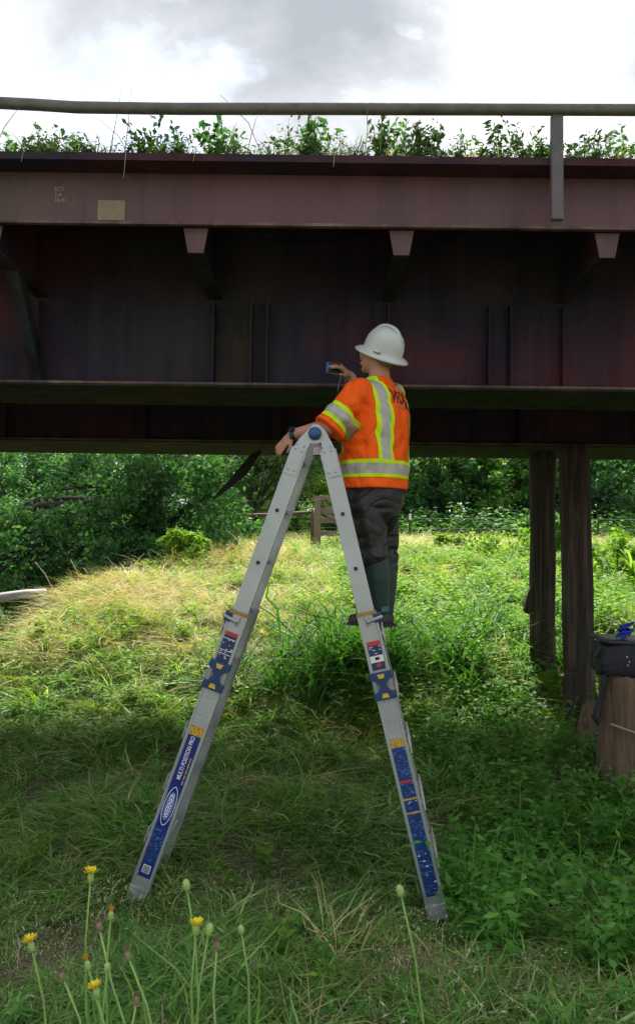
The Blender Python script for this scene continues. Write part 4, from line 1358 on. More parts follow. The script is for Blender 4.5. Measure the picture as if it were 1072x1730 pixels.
def make_tree(name, base, blobs, label, mat, seed, leaf=0.14, aspect=0.55, n_clump=90, per=160, cl_r=(0.45, 0.95), trunk_r=0.22, trunk_h=None, droop=0.0, upb=0.8, group='trees behind the bridge', cat='tree', flat=0.75):
    """blobs: list of (dx, dy, dz, rx, ry, rz) relative to the base"""
    g = np.random.default_rng(seed)
    base = Vector(base)
    o = empty(name, base, label, cat, group)
    vol = np.array([b[3] * b[4] * b[5] for b in blobs]); vol = vol / vol.sum()
    idx = g.choice(len(blobs), n_clump, p=vol)
    B = np.array(blobs)[idx]
    d = unit(g.normal(size=(n_clump, 3))) * (g.uniform(0, 1, (n_clump, 1)) ** 0.36)
    C = B[:, :3] + d * B[:, 3:]
    rad = g.uniform(cl_r[0], cl_r[1], n_clump)
    P = clump_points(C, rad, per, g, flat)
    V, F = leaf_quads(P, leaf, aspect, upb, g, droop)
    me = fast_mesh('crown', V, F); me.materials.append(mat)
    link_mesh('crown', me, o)
    # trunk and limbs
    th = trunk_h or max(b[2] for b in blobs)
    mb = MB()
    bend = [Vector((0.25 * math.sin(i * 1.3 + seed), 0.2 * math.cos(i * 1.7 + seed), th * i / 6 - (0.3 if i == 0 else 0))) * 1.0 for i in range(7)]
    bend = [Vector((p.x * i / 6, p.y * i / 6, p.z)) for i, p in enumerate(bend)]
    mb.tube([base + p for p in bend], [trunk_r * (1.25 - i * 0.16) for i in range(7)], 10)
    mb.build('trunk', M['bark'], o, smooth=True)
    lb = MB()
    for i in g.choice(n_clump, min(n_clump, 22), replace=False):
        e = Vector(C[i]); s = bend[2 + int(g.integers(0, 4))]
        mid = (e + s) / 2 + Vector((0, 0, 0.1 * (e - s).length))
        lb.tube([base + s, base + mid, base + e], [trunk_r * 0.35, trunk_r * 0.22, trunk_r * 0.06], 6, caps=False)
    lb.build('limbs', M['bark'], o, smooth=True)
    return o


def gpt(px, Y, dz=0.0):
    x = (px - 536) / 1300 * Y
    return Vector((x, Y, gz(x, Y) + dz))


# the big dark tree over the creek on the left, and its neighbour behind
make_tree('shade_tree', gpt(262, 18.5), [(-1.8, -1.6, 2.0, 2.4, 2.0, 1.5), (-0.2, -0.5, 3.0, 2.6, 2.2, 1.8), (-4.0, -1.0, 2.4, 2.0, 1.8, 1.5), (0.9, 0.2, 2.6, 1.6, 1.6, 1.7), (0, 0, 4.8, 2.6, 2.2, 1.2)],
          'large dark leafy tree leaning over the creek at left, its boughs hanging low', M['lf_dark'], 3, leaf=0.13, n_clump=330, per=125, cl_r=(0.3, 0.62), trunk_r=0.34, trunk_h=4.4)
make_tree('creek_tree', gpt(40, 27), [(0, 0, 4.2, 3.5, 2.2, 3.0), (-3, 0, 4.0, 3, 2, 2.9), (2.6, 0.5, 3.8, 2.6, 2, 2.8)],
          'light green tree beyond the creek at the far left, patches of sky between its leaves', M['lf_dark'], 5, leaf=0.17, n_clump=130, per=130, cl_r=(0.45, 0.85), trunk_r=0.2)
make_tree('creek_tree', gpt(150, 33), [(0, 0, 4.0, 4.8, 2.5, 3.6), (-5, 0, 3.6, 4.4, 2.5, 3.4)],
          'mid green tree farther behind the big creek tree', M['lf_dark'], 6, leaf=0.22, n_clump=170, per=130, cl_r=(0.6, 1.1), trunk_r=0.25)
make_tree('willow_tree', gpt(425, 26), [(0, 0, 3.2, 2.3, 1.6, 2.2), (-1.6, 0, 2.6, 1.8, 1.4, 2.0), (1.3, 0.3, 3.8, 1.6, 1.4, 1.6)],
          'grey green willow with fine drooping leaves left of the ladder top', M['lf_willow'], 7, leaf=0.2, aspect=0.22, n_clump=120, per=190, cl_r=(0.4, 0.75), trunk_r=0.2, droop=1.2, upb=0.2)
make_tree('bushy_tree', gpt(500, 31), [(0, 0, 2.6, 3.0, 1.8, 2.6), (2.2, 0.5, 3.4, 2.2, 1.8, 2.2), (-2.5, 0.5, 1.6, 2.6, 1.5, 1.9)],
          'fresh green bushy tree behind the wooden gate', M['lf_light'], 8, leaf=0.17, n_clump=150, per=150, cl_r=(0.4, 0.8), trunk_r=0.18)
for i, (px, Y, lab, mt, sd, bl) in enumerate([
        (640, 38, 'mid green tree hidden partly by the worker', 'lf_mid', 9, [(0, 0, 2.8, 3.6, 2, 3.2)]),
        (735, 36, 'dark rounded tree just right of the worker', 'lf_dark', 10, [(0, 0, 2.6, 3.0, 2, 3.0)]),
        (810, 39, 'sunlit yellow green tree left of the two piles', 'lf_light', 12, [(0, 0, 2.8, 2.8, 1.6, 3.0)]),
        (880, 36, 'mid green tree behind the farther pile', 'lf_mid', 13, [(0, 0, 2.6, 3.0, 2, 3.0)]),
        (985, 35, 'dark tree showing right of the nearer pile', 'lf_dark', 14, [(0, 0, 2.6, 3.2, 2, 3.0)]),
        (1085, 37, 'dark tree at the right edge of the picture', 'lf_dark', 15, [(0, 0, 2.8, 3.4, 2, 3.2)]),
        (1260, 36, 'mid green tree beyond the right edge of the tree line', 'lf_mid', 16, [(0, 0, 2.8, 4, 2, 3), (0.5, 0, 5.6, 3.6, 2, 2.6)]),
        (1440, 38, 'dark tree far beyond the right edge of the tree line', 'lf_dark', 24, [(0, 0, 2.8, 4, 2, 3.2), (5, 0, 2.8, 4, 2, 3.2)]),
        (560, 46, 'dark tree far behind the gate', 'lf_dark', 17, [(0, 0, 3.2, 5, 2, 3.4), (5, 0, 3, 5, 2, 3.2), (-5, 0, 3, 5, 2, 3.2)]),
        (980, 47, 'dark tree far behind the piles', 'lf_dark', 18, [(0, 0, 3.2, 5, 2, 3.6), (6, 0, 3, 5, 2, 3.4), (-6, 0, 3, 5, 2, 3.4)]),
        (330, 44, 'dark tree far behind the willow', 'lf_dark', 19, [(0, 0, 3.2, 5, 2, 3.6), (-6, 0, 3, 5, 2, 3.4), (5, 0, 3, 4, 2, 3.2)]),
        (-190, 36, 'dark tree beyond the left edge of the creek', 'lf_dark', 20, [(0, 0, 2.8, 4, 2, 3), (-3.5, 0, 4.6, 3.6, 2, 2.6)])]):
    make_tree('hedgerow_tree', gpt(px, Y), bl, lab, M[mt], sd, leaf=0.25, n_clump=100, per=105, cl_r=(0.4, 0.9), trunk_r=0.16, trunk_h=4)

# shrubs on the field
for (px, Y, w, hgt, lab, mt, sd, nm) in [
        (855, 17.0, 0.95, 0.75, 'rounded bright green shrub left of the farther pile', 'lf_light', 31, 'field_shrub'),
        (757, 19.5, 0.42, 0.6, 'small light green shrub in the dry grass right of the worker', 'lf_light', 32, 'field_shrub'),
        (938, 17.5, 0.35, 1.0, 'slender green shrub between the two piles', 'lf_mid', 33, 'field_shrub'),
        (1040, 14.5, 0.75, 0.85, 'tall leafy green shrub behind the bag at right', 'lf_light', 34, 'field_shrub'),
        (1130, 14.0, 0.8, 0.9, 'leafy green shrub past the right edge of the picture', 'lf_light', 37, 'field_shrub'),
        (315, 15.5, 0.5, 0.75, 'fresh green shrub on the bank crest at left', 'lf_light', 35, 'bank_shrub'),
        (262, 15.0, 0.32, 0.42, 'small yellow green shrub at the bank edge below the dark tree', 'lf_light', 36, 'bank_shrub'),
        (370, 19.5, 0.9, 0.5, 'low green shrub in front of the rusty rail', 'lf_mid', 38, 'bank_shrub')]:
    b = gpt(px, Y)
    g = np.random.default_rng(sd)
    o = empty(nm, b, lab, 'shrub', 'shrubs on the field and bank')
    n = 34
    d = unit(g.normal(size=(n, 3))) * g.uniform(0.25, 1, (n, 1)) ** 0.5
    C = np.array([0, 0, hgt * 0.55]) + d * np.array([w, w * 0.7, hgt * 0.55])
    P = clump_points(C, g.uniform(0.1, 0.2, n) * (0.6 + w), 42, g, 0.9)
    P[:, 2] = np.maximum(P[:, 2], 0.0)
    V, F = leaf_quads(P, 0.11, 0.6, 1.2, g)
    me = fast_mesh('foliage', V, F); me.materials.append(M[mt]); link_mesh('foliage', me, o)
    sb = MB()
    for c in C[::3]:
        sb.tube([b + Vector((0, 0, -0.05)), b + Vector(c) * 0.5, b + Vector(c)], [0.014, 0.01, 0.004], 5, caps=False)
    sb.build('stems', M['bark'], o)

# long strap-leaved plant at the right edge
o = empty('reed_plant', gpt(1068, 13.0), 'tall arching broad-bladed reed plant at the right edge above the shrubs', 'plant')
b = ORIG[o.name]; mb = MB()
for k in range(11):
    an = random.uniform(0, 6.28); L0_ = random.uniform(0.7, 1.1); lean = random.uniform(0.35, 0.75)
    prev = None; vs = []
    for i in range(7):
        t = i / 6
        c = b + Vector((math.cos(an) * lean * t * t * L0_, math.sin(an) * lean * t * t * L0_, 0.25 + L0_ * 1.0 * (t - 0.45 * t ** 3)))
        wd = Vector((-math.sin(an), math.cos(an), 0)) * 0.028 * (1 - t ** 2) + Vector((0, 0, 0.001))
        vs += [c - wd, c + wd]
    mb.add(vs, [(2 * i, 2 * i + 1, 2 * i + 3, 2 * i + 2) for i in range(6)])
mb.build('blades', M['lf_light'], o, smooth=True)
MB().tube([b - Vector((0, 0, .1)), b + Vector((0, 0, .5))], [0.03, 0.015], 6).build('stalk', M['stem'], o)

# ---- grass: small tufts scattered over the ground by geometry nodes


def blades(n, hgt, wid, spread, curve, g, seg=4, flop=0.0, base_r=0.05):
    """n curved tapered blades; returns verts, quads"""
    an = g.uniform(0, 2 * np.pi, n)
    h = hgt * g.uniform(0.5, 1.15, n)
    br = base_r * np.sqrt(g.uniform(0, 1, n)); ba = g.uniform(0, 2 * np.pi, n)
    bx, by = br * np.cos(ba), br * np.sin(ba)
    ln = spread * g.uniform(0.2, 1.1, n); cv = curve * g.uniform(0.2, 1.3, n)
    w = wid * g.uniform(0.6, 1.2, n)
    fl = flop * g.uniform(0.4, 1.2, n)
    t = np.linspace(0, 1, seg + 1)[None, :]
    horiz = (ln[:, None] * t + cv[:, None] * t ** 2) * h[:, None]
    vert = (t - (0.30 * cv[:, None] + 0.55 * fl[:, None]) * t ** 2) * h[:, None] * (1 - 0.45 * np.minimum(fl[:, None], 1.2) * t)
    wob = g.normal(0, 0.06, (n, seg + 1)) * h[:, None] * t
    x = bx[:, None] + np.cos(an)[:, None] * horiz - np.sin(an)[:, None] * wob
    y = by[:, None] + np.sin(an)[:, None] * horiz + np.cos(an)[:, None] * wob
    tw = an + np.pi / 2 + g.normal(0, 0.5, n)
    prof = np.where(t < 0.35, 0.75 + 0.7 * t, 1 - ((t - 0.35) / 0.65) ** 1.6 * 0.94)
    wx = np.cos(tw)[:, None] * w[:, None] * prof * 0.5; wy = np.sin(tw)[:, None] * w[:, None] * prof * 0.5
    wz = g.normal(0, 0.25, n)[:, None] * w[:, None] * prof * 0.5
    A = np.stack([x - wx, y - wy, vert - wz], -1); B = np.stack([x + wx, y + wy, vert + wz], -1)
    V = np.stack([A, B], 2).reshape(n, -1, 3)
    k = 2 * (seg + 1)
    f = np.array([[2 * i, 2 * i + 1, 2 * i + 3, 2 * i + 2] for i in range(seg)])
    F = (f[None] + (np.arange(n) * k)[:, None, None]).reshape(-1, 4)
    return V.reshape(-1, 3), F


def join(*parts):
    Vs, Fs, b = [], [], 0
    for V, F in parts:
        Vs.append(V); Fs.append(F + b); b += len(V)
    return np.concatenate(Vs), np.concatenate(Fs)


def weed(nst, hgt, leaf, g, pairs=4, asp=0.5):
    Vs, Fs, b = [], [], 0
    for s in range(nst):
        an = g.uniform(0, 6.28); lean = g.uniform(0.05, 0.5) * hgt; h = hgt * g.uniform(0.5, 1.1)
        t = np.linspace(0.2, 1, pairs * 2 + 1)
        c = np.stack([np.cos(an) * lean * t, np.sin(an) * lean * t, h * t], -1)
        la = an + np.arange(len(t)) * 2.4 + g.normal(0, .3, len(t))
        T = np.stack([np.cos(la), np.sin(la), g.uniform(-0.25, 0.5, len(t))], -1)
        sz = leaf * (1.15 - 0.5 * t)
        n = len(t)
        T = unit(T); nr = unit(np.array([0, 0, 1.0]) + 0.35 * g.normal(size=(n, 3)))
        nr = unit(nr - (nr * T).sum(1, keepdims=True) * T); bb = np.cross(nr, T)
        s_ = sz[:, None]
        o_ = c + T * s_ * 0.12
        V = np.stack([o_, o_ + T * s_ * 0.4 + bb * s_ * asp * 0.5 + nr * s_ * 0.06, o_ + T * s_ - nr * s_ * 0.1, o_ + T * s_ * 0.4 - bb * s_ * asp * 0.5 + nr * s_ * 0.06], 1).reshape(-1, 3)
        F = np.arange(4 * n).reshape(n, 4)
        # thin stem
        st_w = 0.003
        e = np.array([np.cos(an), np.sin(an), 0])
        sv = np.array([[-st_w, 0, -0.02], [st_w, 0, -0.02], [0, 0, 0], [0, 0, 0]], float)
        sv[2] = e * lean + np.array([st_w * .5, 0, h]); sv[3] = e * lean + np.array([-st_w * .5, 0, h])
        Vs += [V, sv]; Fs += [F + b, np.array([[0, 1, 2, 3]]) + b + len(V)]; b += len(V) + 4
    return np.concatenate(Vs), np.concatenate(Fs)


proto_n = 0


def proto_coll(name, specs):
    c = bpy.data.collections.new(name)
    for i, (V, F, mat) in enumerate(specs):
        me = fast_mesh('%s_p%02d' % (name, i), V, F); me.materials.append(M[mat]); shade_smooth(me)
        ob = bpy.data.objects.new('%s_p%02d' % (name, i), me)
        c.objects.link(ob)
    return c


def scatter(name, coll, P, idx, rot, scl, label, cat, par=None):
    me = bpy.data.meshes.new(name)
    n = len(P)
    me.vertices.add(n); me.vertices.foreach_set('co', np.asarray(P, np.float32).ravel())
    a = me.attributes.new('idx', 'INT', 'POINT'); a.data.foreach_set('value', np.asarray(idx, np.int32))
    a = me.attributes.new('rot', 'FLOAT_VECTOR', 'POINT'); a.data.foreach_set('vector', np.asarray(rot, np.float32).ravel())
    a = me.attributes.new('scl', 'FLOAT', 'POINT'); a.data.foreach_set('value', np.asarray(scl, np.float32))
    o = link_mesh(name, me, par)
    ng = bpy.data.node_groups.new(name + '_scatter', 'GeometryNodeTree')
    ng.interface.new_socket('Geometry', in_out='INPUT', socket_type='NodeSocketGeometry')
    ng.interface.new_socket('Geometry', in_out='OUTPUT', socket_type='NodeSocketGeometry')
    N, L = ng.nodes, ng.links
    gi, go = N.new('NodeGroupInput'), N.new('NodeGroupOutput')
    ci = N.new('GeometryNodeCollectionInfo'); ci.inputs['Collection'].default_value = coll
    ci.inputs['Separate Children'].default_value = True; ci.inputs['Reset Children'].default_value = True
    ip = N.new('GeometryNodeInstanceOnPoints'); ip.inputs['Pick Instance'].default_value = True

    def na(nm, ty):
        x = N.new('GeometryNodeInputNamedAttribute'); x.data_type = ty; x.inputs['Name'].default_value = nm
        return x.outputs['Attribute']
    er = N.new('FunctionNodeEulerToRotation')
    L.new(na('rot', 'FLOAT_VECTOR'), er.inputs[0])
    L.new(gi.outputs[0], ip.inputs['Points']); L.new(ci.outputs[0], ip.inputs['Instance'])
    L.new(na('idx', 'INT'), ip.inputs['Instance Index']); L.new(er.outputs[0], ip.inputs['Rotation'])
    L.new(na('scl', 'FLOAT'), ip.inputs['Scale']); L.new(ip.outputs[0], go.inputs[0])
    md = o.modifiers.new('scatter', 'NODES'); md.node_group = ng
    tag(o, label, cat if par is None else None, kind='stuff')
    return o


g = np.random.default_rng(77)


def vnoise(x, y, s, seed):
    r = np.random.default_rng(seed); v = 0
    for k in range(6):
        a = r.uniform(0, 6.28); f = s * r.uniform(0.5, 2.0)
        v = v + np.sin((np.cos(a) * x + np.sin(a) * y) * f + r.uniform(0, 6.28)) / 6
    return v * 1.6


def band(y0, y1, dens, margin=1.22, extra=0.7):
    ym = np.array([y0, y1]); wmax = 0.412 * y1 * margin + extra
    n = int((y1 - y0) * 2 * wmax * dens)
    x = g.uniform(-wmax, wmax, n); y = g.uniform(y0, y1, n)
    k = np.abs(x) < 0.412 * y * margin + extra
    return x[k], y[k]


def jrot(n, tilt=0.15):
    return np.stack([g.normal(0, tilt, n), g.normal(0, tilt, n), g.uniform(0, 6.283, n)], -1)


def clear_feet(x, y, r=0.05):
    k = np.ones(len(x), bool)
    k &= ~(((x - 2.72) ** 2 / 0.2 + (y - 7.45) ** 2 / 0.3 < 1) & (g.uniform(0, 1, len(x)) < 0.75))     # worn ground before the nearer pile
    for cx, cy, rr in ((pr.x, 8.13, 0.17), (pl.x, 8.8, 0.16), (stx.x, 6.1, 0.2)):
        k &= (x - cx) ** 2 + (y - cy) ** 2 > rr ** 2
    for p in LADDER_FEET:
        k &= (x - p.x) ** 2 + (y - p.y) ** 2 > r ** 2
    return k


# prototypes
gp = np.random.default_rng(5)
lawn = []
for i in range(4): lawn.append((*blades(30, 0.17, 0.0105, 0.75, 1.0, gp, 4, 0.8, 0.09), 'gr_dark'))
for i in range(3): lawn.append((*blades(24, 0.19, 0.0105, 0.8, 1.1, gp, 4, 0.9, 0.09), 'gr_mid'))
for i in range(2): lawn.append((*blades(20, 0.18, 0.005, 1.3, 0.5, gp, 3, 1.2, 0.09), 'straw_dk'))
for i in range(2): lawn.append((*weed(5, 0.10, 0.05, gp, 2, 0.55), 'lf_weed'))
lawn_c = proto_coll('lawn', lawn)
x1, y1 = band(2.0, 3.4, 420); x2, y2 = band(3.4, 5.5, 270); x3, y3 = band(5.5, 9.2, 150)
x = np.concatenate([x1, x2, x3]); y = np.concatenate([y1, y2, y3])
# thin, trampled patches round the ladder
tr = np.exp(-(((x + 0.35) / 0.55) ** 2 + ((y - 4.75) / 0.45) ** 2)) + 0.8 * np.exp(-(((x - 0.3) / 0.5) ** 2 + ((y - 3.5) / 0.25) ** 2)) + 0.6 * np.exp(-(((x + 0.4) / 0.6) ** 2 + ((y - 3.75) / 0.3) ** 2))
nz = vnoise(x, y, 3.0, 1)
keep = (g.uniform(0, 1, len(x)) < 1.0 - 0.72 * np.clip(tr, 0, 1) - 0.15 * (nz > 0.5)) & clear_feet(x, y)
x, y, nz, tr = x[keep], y[keep], nz[keep], tr[keep]
u = g.uniform(0, 1, len(x)); nb = vnoise(x, y, 1.6, 2)
pm = np.clip(0.42 + 0.3 * nb + 0.12 * (x > 0.8), 0.1, 0.85)
idx = np.where(u < pm, g.integers(4, 7, len(x)), g.integers(0, 4, len(x)))
v2 = g.uniform(0, 1, len(x))
idx = np.where(v2 < 0.17 + 0.30 * np.clip(nz, 0, 1) + 0.45 * np.clip(tr, 0, 1), g.integers(7, 9, len(x)), idx)
idx = np.where((v2 > 0.93) | ((v2 > 0.72) & (x > 0.9) & (nb > -0.2)), g.integers(9, 11, len(x)), idx)
scl = g.uniform(0.6, 1.25, len(x)) * (1 + 0.42 * vnoise(x, y, 2.6, 4)) * np.interp(y, [2, 4, 6, 9], [0.85, 0.85, 1.05, 1.35])
scatter('near_grass', lawn_c, np.stack([x, y, zt(x, y) - 0.012], -1), idx, jrot(len(x)), scl, 'short tangled green grass in the shade around the ladder', 'grass')

# seeded oat-like panicles in the near grass
seed_p = []
for i in range(3):
    V, F = blades(3, 0.26, 0.003, 0.3, 0.5, gp, 4, 0.2, 0.03)
    n = 16
    C = np.stack([gp.normal(0, 0.05, n), gp.normal(0, 0.05, n), gp.uniform(0.13, 0.24, n)], -1)
    Vl, Fl = leaf_quads(C, 0.022, 0.22, 0.3, gp, 0.9)
    seed_p.append((*join((V, F), (Vl, Fl)), 'seed'))
seed_c = proto_coll('seedheads', seed_p)
xa, ya = band(2.2, 4.2, 60)
den = np.clip(0.35 + 0.9 * vnoise(xa, ya, 2.5, 9), 0.02, 1)
k = (g.uniform(0, 1, len(xa)) < den) & clear_feet(xa, ya)
xa, ya = xa[k], ya[k]
scatter('seed_grass', seed_c, np.stack([xa, ya, zt(xa, ya) - 0.02], -1), g.integers(0, 3, len(xa)), jrot(len(xa), 0.25), g.uniform(0.55, 1.05, len(xa)), 'pale ripe seed heads among the foreground grass', 'grass')

# mid and far field
field = []
for i in range(3): field.append((*blades(26, 0.34, 0.012, 0.6, 0.9, gp, 4, 0.5, 0.08), 'gr_mid'))       # 0-2
for i in range(3): field.append((*blades(28, 0.34, 0.012, 0.7, 0.9, gp, 4, 0.6, 0.09), 'gr_yel'))       # 3-5
for i in range(3): field.append((*blades(28, 0.50, 0.009, 1.0, 0.9, gp, 4, 1.1, 0.12), 'straw'))        # 6-8
for i in range(2): field.append((*weed(6, 0.30, 0.10, gp, 3, 0.5), 'lf_light'))                          # 9-10
for i in range(2): field.append((*weed(6, 0.34, 0.09, gp, 3, 0.42), 'lf_mid'))                           # 11-12
field_c = proto_coll('field', field)
xs1, ys1 = band(7.6, 12, 120); xs2, ys2 = band(12, 18, 62, 1.45); xs3, ys3 = band(18, 27, 34, 1.45); xs4, ys4 = band(27, 38, 16, 1.45)
x = np.concatenate([xs1, xs2, xs3, xs4]); y = np.concatenate([ys1, ys2, ys3, ys4])
e = np.interp(y, EY, EX)
left = sstep((0.6 - x) / 1.6) * sstep((y - 8.2) / 1.2)
nA, nB = vnoise(x, y, 1.3, 21), vnoise(x, y, 0.7, 22)
bare = ((x + 4.3) ** 2 + (y - 9.9) ** 2 < 0.8) & (g.uniform(0, 1, len(x)) < 0.8)
keep = clear_feet(x, y) & ~bare & ((x > e - 0.35) | (g.uniform(0, 1, len(x)) < 0.05)) & ~((x > -0.75) & (x < 1.35) & (y > 8.15) & (y < 9.2) & (g.uniform(0, 1, len(x)) < 0.85)) & (g.uniform(0, 1, len(x)) < np.where(y < 9, (y - 7.0) / 2.0, 1))
x, y, left, nA, nB, e = [q[keep] for q in (x, y, left, nA, nB, e)]
n = len(x); u = g.uniform(0, 1, n)
ps = np.clip(0.41 * left + 0.32 * nA * left + 0.08 + 0.10 * nB, 0.02, 0.78)
ps = np.where((y > 17) & (x > 0.4), 0.32 + 0.2 * nB, ps)
pw = np.clip(0.18 + 0.25 * (1 - left) * (nA > -0.2) + 0.1 * nB, 0.05, 0.6) * np.where(y > 20, 0.3, 1)
idx = np.where(u < ps, g.integers(6, 9, n), np.where(u < ps + (1 - ps) * pw, g.integers(9, 13, n), np.where(g.uniform(0, 1, n) < 0.68, g.integers(3, 6, n), g.integers(0, 3, n))))
scl = g.uniform(0.65, 1.25, n) * np.interp(y, [8, 12, 20, 36], [0.9, 1.0, 1.15, 1.5]) * np.where(idx < 6, 0.85, 1.0) * np.where((idx > 8) & (x > 0.5) & (y < 14), 1.25, 1)
rot = jrot(n, 0.18)
scatter('field_grass', field_c, np.stack([x, y, zt(x, y) - 0.02], -1), idx, rot, scl, 'sunlit tangle of straw, green grass and weeds covering the field and bank', 'grass')

# longer rank grass between the lawn and the shadow edge
xr, yr = band(5.2, 8.4, 34)
k = clear_feet(xr, yr) & (vnoise(xr, yr, 2.4, 61) > -0.3); xr, yr = xr[k], yr[k]
scatter('rank_grass', field_c, np.stack([xr, yr, zt(xr, yr) - 0.02], -1), np.where(g.uniform(0, 1, len(xr)) < 0.15, g.integers(6, 9, len(xr)), np.where(g.uniform(0, 1, len(xr)) < 0.75, g.integers(0, 3, len(xr)), g.integers(11, 13, len(xr)))), jrot(len(xr), 0.2), g.uniform(0.5, 0.95, len(xr)), 'longer rank green grass in the shade behind the ladder feet', 'grass')

# coarse tufts and weeds standing above the foreground grass
xr, yr = band(2.3, 5.3, 26)
lad = np.exp(-((xr + 0.05) / 0.55) ** 2 - ((yr - 4.5) / 0.6) ** 2)
k = clear_feet(xr, yr, 0.12) & (g.uniform(0, 1, len(xr)) > 0.85 * lad) & (vnoise(xr, yr, 3.2, 63) > -0.15); xr, yr = xr[k], yr[k]
u = g.uniform(0, 1, len(xr))
scatter('coarse_tufts', field_c, np.stack([xr, yr, zt(xr, yr) - 0.02], -1), np.where(u < 0.14, g.integers(6, 9, len(xr)), np.where(u < 0.62, g.integers(0, 3, len(xr)), g.integers(9, 13, len(xr)))), jrot(len(xr), 0.25), g.uniform(0.35, 0.72, len(xr)), 'coarse grass tufts and leafy weeds standing above the foreground grass', 'grass')

# the clump of tall arching grass behind the ladder
tall = [(*blades(15, 1.1, 0.026, 0.22, 0.75, gp, 8, 0.25, 0.14), 'gr_tall') for i in range(4)] + [(*blades(14, 0.7, 0.016, 0.4, 1.0, gp, 7, 0.5, 0.1), 'gr_mid') for i in range(2)]
tall_c = proto_coll('tall', tall)
n = 75
xa = np.concatenate([g.normal(0.3, 0.5, n), g.uniform(-0.9, 1.9, 30), g.uniform(1.5, 4, 26)]); ya = np.concatenate([g.normal(8.75, 0.3, n), g.uniform(8.2, 9.3, 30), g.uniform(8.4, 11, 26)])
k = clear_feet(xa, ya); xa, ya = xa[k], ya[k]
scatter('tall_grass', tall_c, np.stack([xa, ya, zt(xa, ya) - 0.03], -1), g.integers(0, 6, len(xa)), jrot(len(xa), 0.12), g.uniform(0.65, 1.25, len(xa)), 'clump of tall arching green grass right behind the ladder', 'grass')

# undergrowth right of the ladder, under the bridge
n = 620
xa = g.uniform(0.8, 3.6, n); ya = g.uniform(3.3, 8.6, n)
k = clear_feet(xa, ya) & (vnoise(xa, ya, 1.8, 41) > -0.35) & (xa < 0.47 * ya + 0.3)
xa, ya = xa[k], ya[k]
und = [(*weed(6, 0.30, 0.085, gp, 3, 0.5), 'lf_weed') for i in range(3)] + [(*weed(4, 0.42, 0.10, gp, 4, 0.3), 'lf_weed') for i in range(2)]
und_c = proto_coll('undergrowth', und)
scatter('undergrowth', und_c, np.stack([xa, ya, zt(xa, ya) - 0.02], -1), g.integers(0, 5, len(xa)), jrot(len(xa), 0.15), g.uniform(0.5, 1.25, len(xa)), 'leafy green undergrowth between the ladder and the piles', 'plants')

# dark brush filling the foot of the tree line
n = 1500
xa = g.uniform(-22, 26, n); ya = g.uniform(28.5, 40, n)
brush = [(*weed(9, 1.1, 0.26, gp, 4, 0.5), 'lf_dark') for i in range(1)] + [(*weed(9, 1.0, 0.24, gp, 4, 0.5), 'lf_mid') for i in range(2)]
brush_c = proto_coll('brush', brush)
k = (ya > 30.2) | (xa < -1)
xa, ya = xa[k], ya[k]
scatter('hedge_brush', brush_c, np.stack([xa, ya, zt(xa, ya) - 0.05], -1), g.integers(0, 3, len(xa)), jrot(len(xa), 0.1), g.uniform(0.7, 1.5, len(xa)), 'dark low brush along the foot of the far tree line', 'brush')
n = 1000
xa = g.uniform(-17, -2.5, n); ya = g.uniform(12.5, 27, n)
k = xa < np.interp(ya, EY, EX) - 0.9
xa, ya = xa[k], ya[k]
scatter('creek_brush', brush_c, np.stack([xa, ya, zt(xa, ya) - 0.05], -1), g.integers(0, 2, len(xa)), jrot(len(xa), 0.1), g.uniform(0.4, 0.9, len(xa)), 'dark undergrowth in the creek hollow under the big tree', 'brush')

# ---- plants along the deck edge
dg_ = [(*blades(16, 0.15, 0.006, 0.5, 1.0, gp, 5, 0.4, 0.05), 'lf_deck') for i in range(3)] + [(*blades(9, 0.10, 0.005, 0.9, 1.3, gp, 4, 1.3, 0.05), 'straw') for i in range(2)] + [(*weed(5, 0.13, 0.04, gp, 3, 0.45), 'lf_deck') for i in range(2)]
dg_c = proto_coll('deckgrass', dg_)
n = 760
xa = g.uniform(-3.2, 3.2, n); ya = 4.27 + g.uniform(0, 1, n) ** 1.5 * 0.6
scatter('deck_grass', dg_c, np.stack([xa, ya, np.full(n, 4.173)], -1), np.where(g.uniform(0, 1, n) < 0.12, g.integers(3, 5, n), np.where(g.uniform(0, 1, n) < 0.6, g.integers(0, 3, n), g.integers(5, 7, n))), jrot(n, 0.25), g.uniform(0.5, 1.05, n), 'grass and small weeds fringing the edge of the bridge deck', 'grass')

